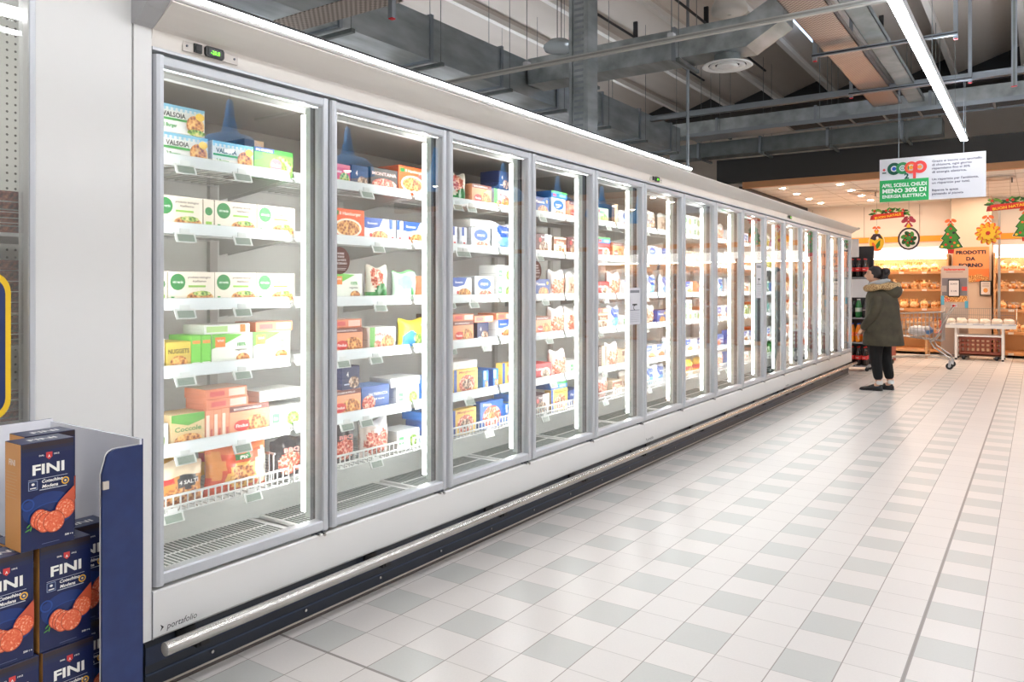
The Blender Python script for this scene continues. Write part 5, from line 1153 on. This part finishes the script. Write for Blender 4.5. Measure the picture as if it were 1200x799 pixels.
mb.tube([bk_pt(xb, -1, zt_(xb)), bk_pt(xb, 1, zt_(xb))], .0075, ch, 6); mb.tube([bk_pt(xa, -1, zt_(xa)), bk_pt(xa, 1, zt_(xa))], .006, ch, 6)
mb.build('basket', t, hold=base)
for s in (-1, 1):
    mb = MB(); mb.tube([(-1.16, YC + s * .27, 1.05), (-1.26, YC + s * .27, .90), (-1.38, YC + s * .24, .55), (-1.50, YC + s * .23, .46), (-1.44, YC + s * .23, .36), (-1.22, YC + s * .25, .20), (-1.20, YC + s * .25, .13)], .012, ch, 8); mb.build('side_frame', t, hold=base)
mb = MB()
for s in (-1, 1): mb.tube([(-1.22, YC + s * .25, .17), (-1.45, YC + s * .23, .20), (-2.12, YC + s * .15, .15), (-2.14, YC + s * .14, .11)], .011, ch, 8)
mb.tube([(-2.1, YC - .15, .155), (-2.1, YC + .15, .155)], .009, ch, 6); mb.tube([(-1.48, YC - .23, .45), (-1.48, YC + .23, .45)], .009, ch, 6); mb.build('lower_frame', t, hold=base)
mb = MB(); mb.tube([(-1.15, YC - .29, 1.06), (-1.15, YC + .29, 1.06)], .018, M((206, 50, 46), .4), 10); mb.box(-1.2, -1.12, YC - .10, YC + .06, 1.04, 1.085, M((210, 214, 218), .4)); meta(mb.build('handle', t, hold=base), 'red plastic handle')
mb = MB(); mb.box(-1.36, -1.35, YC - .2, YC + .2, .60, .80, M((206, 50, 46), .4)); mb.box(-1.42, -1.36, YC - .2, YC + .2, .595, .607, M((206, 50, 46), .4)); mb.build('child_seat', t, hold=base)
for x, s in ((-1.20, 1), (-1.20, -1), (-2.14, 1), (-2.14, -1)):
    yy = YC + s * (.25 if x > -1.5 else .14); mb = MB(); mb.tube([(x - .01, yy - .012, .055), (x - .01, yy + .012, .055)], .055, dark, 16); mb.tube([(x - .01, yy - .016, .055), (x - .01, yy + .016, .055)], .022, alu, 10)
    mb.prism([(x - .03, .05), (x + .012, .05), (x + .02, .13), (x - .02, .13)], 'y', yy + .014, yy + .02, alu); mb.prism([(x - .03, .05), (x + .012, .05), (x + .02, .13), (x - .02, .13)], 'y', yy - .02, yy - .014, alu); mb.box(x - .025, x + .022, yy - .02, yy + .02, .125, .14, alu); mb.build('wheel', t, hold=base)
mb = MB(); rr = random.Random(2)
mb.ball((-1.70, 14.88, .62), (.16, .13, .09), M((226, 224, 226), .3), 16, 10, f=lambda d: 1 + .12 * sin(9 * d.x + 4 * d.z) * sin(7 * d.y + 2)); mb.ball((-1.55, 14.88, .63), (.08, .09, .075), M((80, 130, 190), .35), 12, 8, f=lambda d: 1 + .1 * sin(8 * d.x)); mb.ball((-1.56, 14.83, .66), (.05, .05, .05), M((220, 220, 216), .3), 10, 6)
meta(mb.build('grocery_bag', loc=(-1.66, 14.87, .52)), 'crumpled white and blue packed groceries lying in the shopping trolley', 'grocery bag')

# ================================================================ shopper, facing the freezers
PX, PY = -1.74, 11.2
base = (PX, PY, 0)
def skin_mesh(name, joints, edges, parent, m, sub=2, root=0):
    bm = bmesh.new(); L = bm.verts.layers.skin.verify(); vs = []
    for i, (p, r) in enumerate(joints):
        v = bm.verts.new((p[0], p[1], p[2])); r = r if isinstance(r, tuple) else (r, r); v[L].radius = r; v[L].use_root = (i == root); vs.append(v)
    for a, b in edges: bm.edges.new((vs[a], vs[b]))
    me = bpy.data.meshes.new(name); bm.to_mesh(me); bm.free(); me.materials.append(m)
    o = bpy.data.objects.new(name, me); COL.objects.link(o); o.parent = parent
    k = o.modifiers.new('skin', 'SKIN'); k.use_smooth_shade = True; s = o.modifiers.new('sub', 'SUBSURF'); s.levels = s.render_levels = sub
    return o
skinm = M((206, 158, 132), .5); parka = speckle('olive_parka', [(.3, (50, 44, 32)), (.7, (70, 62, 46))], 9, .8, bump=.2); jeans = M((9, 9, 11), .9); hairm = speckle('dark_hair', [(.4, (12, 6, 7)), (.6, (32, 17, 18))], 60, .6, stretch=(1, 1, .2))
fur = speckle('tan_fur', [(.35, (120, 84, 48)), (.6, (206, 172, 126))], 90, .95, bump=1.0); scarf = M((164, 162, 162), .8); shoe = M((20, 20, 22), .6)
# person faces -x; local frame: forward f -> -x, side s -> y (near side toward camera is -y)
t = thing('person', 'person in olive parka with fur hood and black trousers, standing facing the freezers', 'person', base)
def q(f, s, z): return (-f, s, z)
J = [(q(0, 0, .88), (.13, .11)), (q(-.01, 0, 1.08), (.115, .10)), (q(-.02, 0, 1.26), (.12, .11)), (q(.0, 0, 1.37), (.055, .055)), (q(.03, 0, 1.43), (.048, .048)),
     (q(.055, 0, 1.50), (.075, .07)), (q(.06, 0, 1.56), (.065, .062)),
     (q(.02, -.085, .80), .085), (q(.03, -.09, .45), .055), (q(-.01, -.09, .09), .038), (q(.06, -.09, .035), (.035, .028)), (q(.16, -.09, .03), (.028, .022)),
     (q(-.02, .085, .80), .085), (q(-.06, .09, .45), .055), (q(-.12, .09, .09), .038), (q(-.05, .09, .035), (.035, .028)), (q(.05, .09, .03), (.028, .022)),
     (q(-.02, -.13, 1.27), .045), (q(.03, -.20, 1.02), .042), (q(.17, -.19, .80), .033), (q(.20, -.19, .755), (.030, .018)),
     (q(-.02, .13, 1.27), .045), (q(.03, .20, 1.02), .042), (q(.17, .19, .80), .033), (q(.20, .19, .755), (.030, .018))]
E_ = [(0, 1), (1, 2), (2, 3), (3, 4), (4, 5), (5, 6), (0, 7), (7, 8), (8, 9), (9, 10), (10, 11), (0, 12), (12, 13), (13, 14), (14, 15), (15, 16), (2, 17), (17, 18), (18, 19), (19, 20), (2, 21), (21, 22), (22, 23), (23, 24)]
for sd, root in ((-.19, 20), (.19, 24)):   # fingers and thumbs, slightly curled
    for i, L in enumerate((.055, .064, .060, .048)):
        y0 = sd + (i - 1.5) * .011 ; n = len(J)
        J.append((q(.215 + .004 * i, y0, .735), .0085)); J.append((q(.222 + .003 * i, y0, .735 - L * .55), .0078)); J.append((q(.212, y0, .735 - L), .0065)); E_ += [(root, n), (n, n + 1), (n + 1, n + 2)]
    n = len(J); J.append((q(.225, sd + (.02 if sd < 0 else -.02), .75), .010)); J.append((q(.245, sd + (.028 if sd < 0 else -.028), .722), .0085)); E_ += [(root, n), (n, n + 1)]
body = skin_mesh('body', J, E_, t, skinm)
# face: nose, eyes, mouth, ears as a shaped head shell
mb = MB()
def headf(d):
    return 1 + (.10 if d.x < -.8 and -.3 < d.z < .15 else 0) - .06 * (d.z < -.6) 
mb.ball((-.072, 0, 1.525), (.088, .072, .108), skinm, 22, 16, f=headf); mb.tube([(-.155, 0, 1.545), (-.178, 0, 1.512), (-.162, 0, 1.505)], [.007, .012, .009], skinm, 8)
for s in (-1, 1): mb.ball((-.145, s * .028, 1.54), (.010, .012, .009), M((240, 236, 232), .3), 8, 6); mb.ball((-.153, s * .028, 1.54), .0055, black, 8, 6); mb.ball((-.07, s * .074, 1.52), (.018, .008, .028), skinm, 8, 6); mb.box(-.156, -.146, s * .028 - .014, s * .028 + .014, 1.553, 1.558, hairm)
mb.ball((-.154, 0, 1.478), (.008, .024, .006), M((170, 90, 84), .5), 10, 6); meta(mb.build('head', t), None)
mb = MB()
mb.ball((-.045, 0, 1.555), (.098, .086, .098), hairm, 20, 14, f=lambda d: 1 + .03 * sin(14 * d.y) - (.22 if d.x < -.55 and d.z < .35 else 0)); mb.ball((.075, 0, 1.565), (.062, .058, .062), hairm, 14, 10, f=lambda d: 1 + .06 * sin(11 * d.z)); mb.ball((.06, 0, 1.49), (.05, .06, .07), hairm, 12, 8)
mb.build('hair', t)
# trousers
skin_mesh('trousers', [(q(0, 0, .84), (.14, .12)), (q(.01, -.085, .74), .112), (q(.03, -.09, .45), .082), (q(-.01, -.09, .13), .060), (q(-.04, .085, .74), .112), (q(-.06, .09, .45), .082), (q(-.12, .09, .13), .060)], [(0, 1), (1, 2), (2, 3), (0, 4), (4, 5), (5, 6)], t, jeans)
# shoes
def shoe_mb(fx, s):
    mb = MB(); rings = []
    for u, hw, ht in ((-.115, .022, .05), (-.10, .036, .075), (-.05, .038, .095), (0, .038, .085), (.05, .042, .062), (.10, .045, .05), (.14, .036, .04), (.16, .012, .03)):
        rings.append([(-(fx + u), s + hw * cos(a), .016 + max(0, sin(a)) * (ht - .016)) for a in [i * pi / 6 for i in range(0, 7)]] + [(-(fx + u), s - hw * .9, .014), (-(fx + u), s + hw * .9, .014)])
    mb.loft(rings, shoe); sole = []
    mb.prism([(-(fx + u), s + w_) for u, w_ in ((-.118, 0), (-.10, .036), (0, .036), (.09, .048), (.14, .040), (.168, 0), (.14, -.040), (.09, -.048), (0, -.036), (-.10, -.036))], 'z', 0, .018, M((40, 40, 42), .6))
    mb.lathe([(.042, .0), (.045, .03), (.040, .05)], (-(fx - .075), s, .085), M((226, 224, 222), .8), 12); return mb
shoe_mb(.06, -.09).build('shoe', t); shoe_mb(-.05, .09).build('shoe', t)
# parka body: rings
mb = MB(); rings = []
for z, dep_f, dep_b, sw in ((.60, .195, .30, .25), (.64, .20, .30, .255), (.75, .19, .285, .25), (.90, .175, .265, .24), (1.02, .165, .25, .23), (1.15, .16, .24, .23), (1.25, .145, .225, .225), (1.31, .12, .19, .195), (1.36, .075, .105, .12), (1.385, .06, .08, .085)):
    R = []
    for i in range(28):
        a = 2 * pi * i / 28; c_, s_ = cos(a), sin(a); f_ = (dep_f if c_ > 0 else dep_b) * c_ ; w_ = .012 * sin(5 * a + z * 22) * (1.4 - z) + .006 * sin(9 * a - z * 40)
        R.append((-(f_ * (1 + w_) + (.015 if z > 1.2 else 0)), sw * s_ * (1 + w_), z))
    rings.append(R)
mb.loft(rings, parka, caps=True)
mb.box(-.19, .24, -.004, .004, .595, .6, parka)
for s in (-1, 1): mb.prism([(-.10, .78), (.03, .78), (.03, .90), (-.10, .92)], 'y', s * .232, s * .24, parka)   # pocket flaps
mb.build('parka', t)
for s in (-1, 1):
    skin_mesh('sleeve', [(q(-.015, s * .15, 1.28), (.085, .085)), (q(-.01, s * .215, 1.14), (.078, .07)), (q(.03, s * .235, 1.0), (.070, .064)), (q(.12, s * .225, .88), .060), (q(.175, s * .205, .80), .050)], [(0, 1), (1, 2), (2, 3), (3, 4)], t, parka)
# hood lying on the shoulders, fur rim, hoodie collar
mb = MB(); mb.ball((.13, 0, 1.32), (.15, .175, .12), parka, 18, 12, f=lambda d: 1 + .05 * sin(8 * d.y)); mb.build('hood', t)
mb = MB(); P_ = []
for i in range(26):
    a = 2 * pi * i / 26; P_.append((.045 + .185 * cos(a) - .01, .182 * sin(a), 1.368 + .018 * cos(a)))
rn = random.Random(1); mb.tube(P_, [.045 + rn.uniform(-.008, .010) for _ in P_], fur, 10, closed=True); meta(mb.build('fur_trim', t), 'tan fur trim')
mb = MB(); mb.tube([(-.02 + .085 * cos(2 * pi * i / 16), .09 * sin(2 * pi * i / 16), 1.415 + .02 * cos(2 * pi * i / 16)) for i in range(16)], .038, scarf, 10, closed=True); mb.tube([(.02, -.07, 1.43), (.09, -.03, 1.45), (.11, .03, 1.44)], .035, scarf, 8); mb.build('hoodie_collar', t)
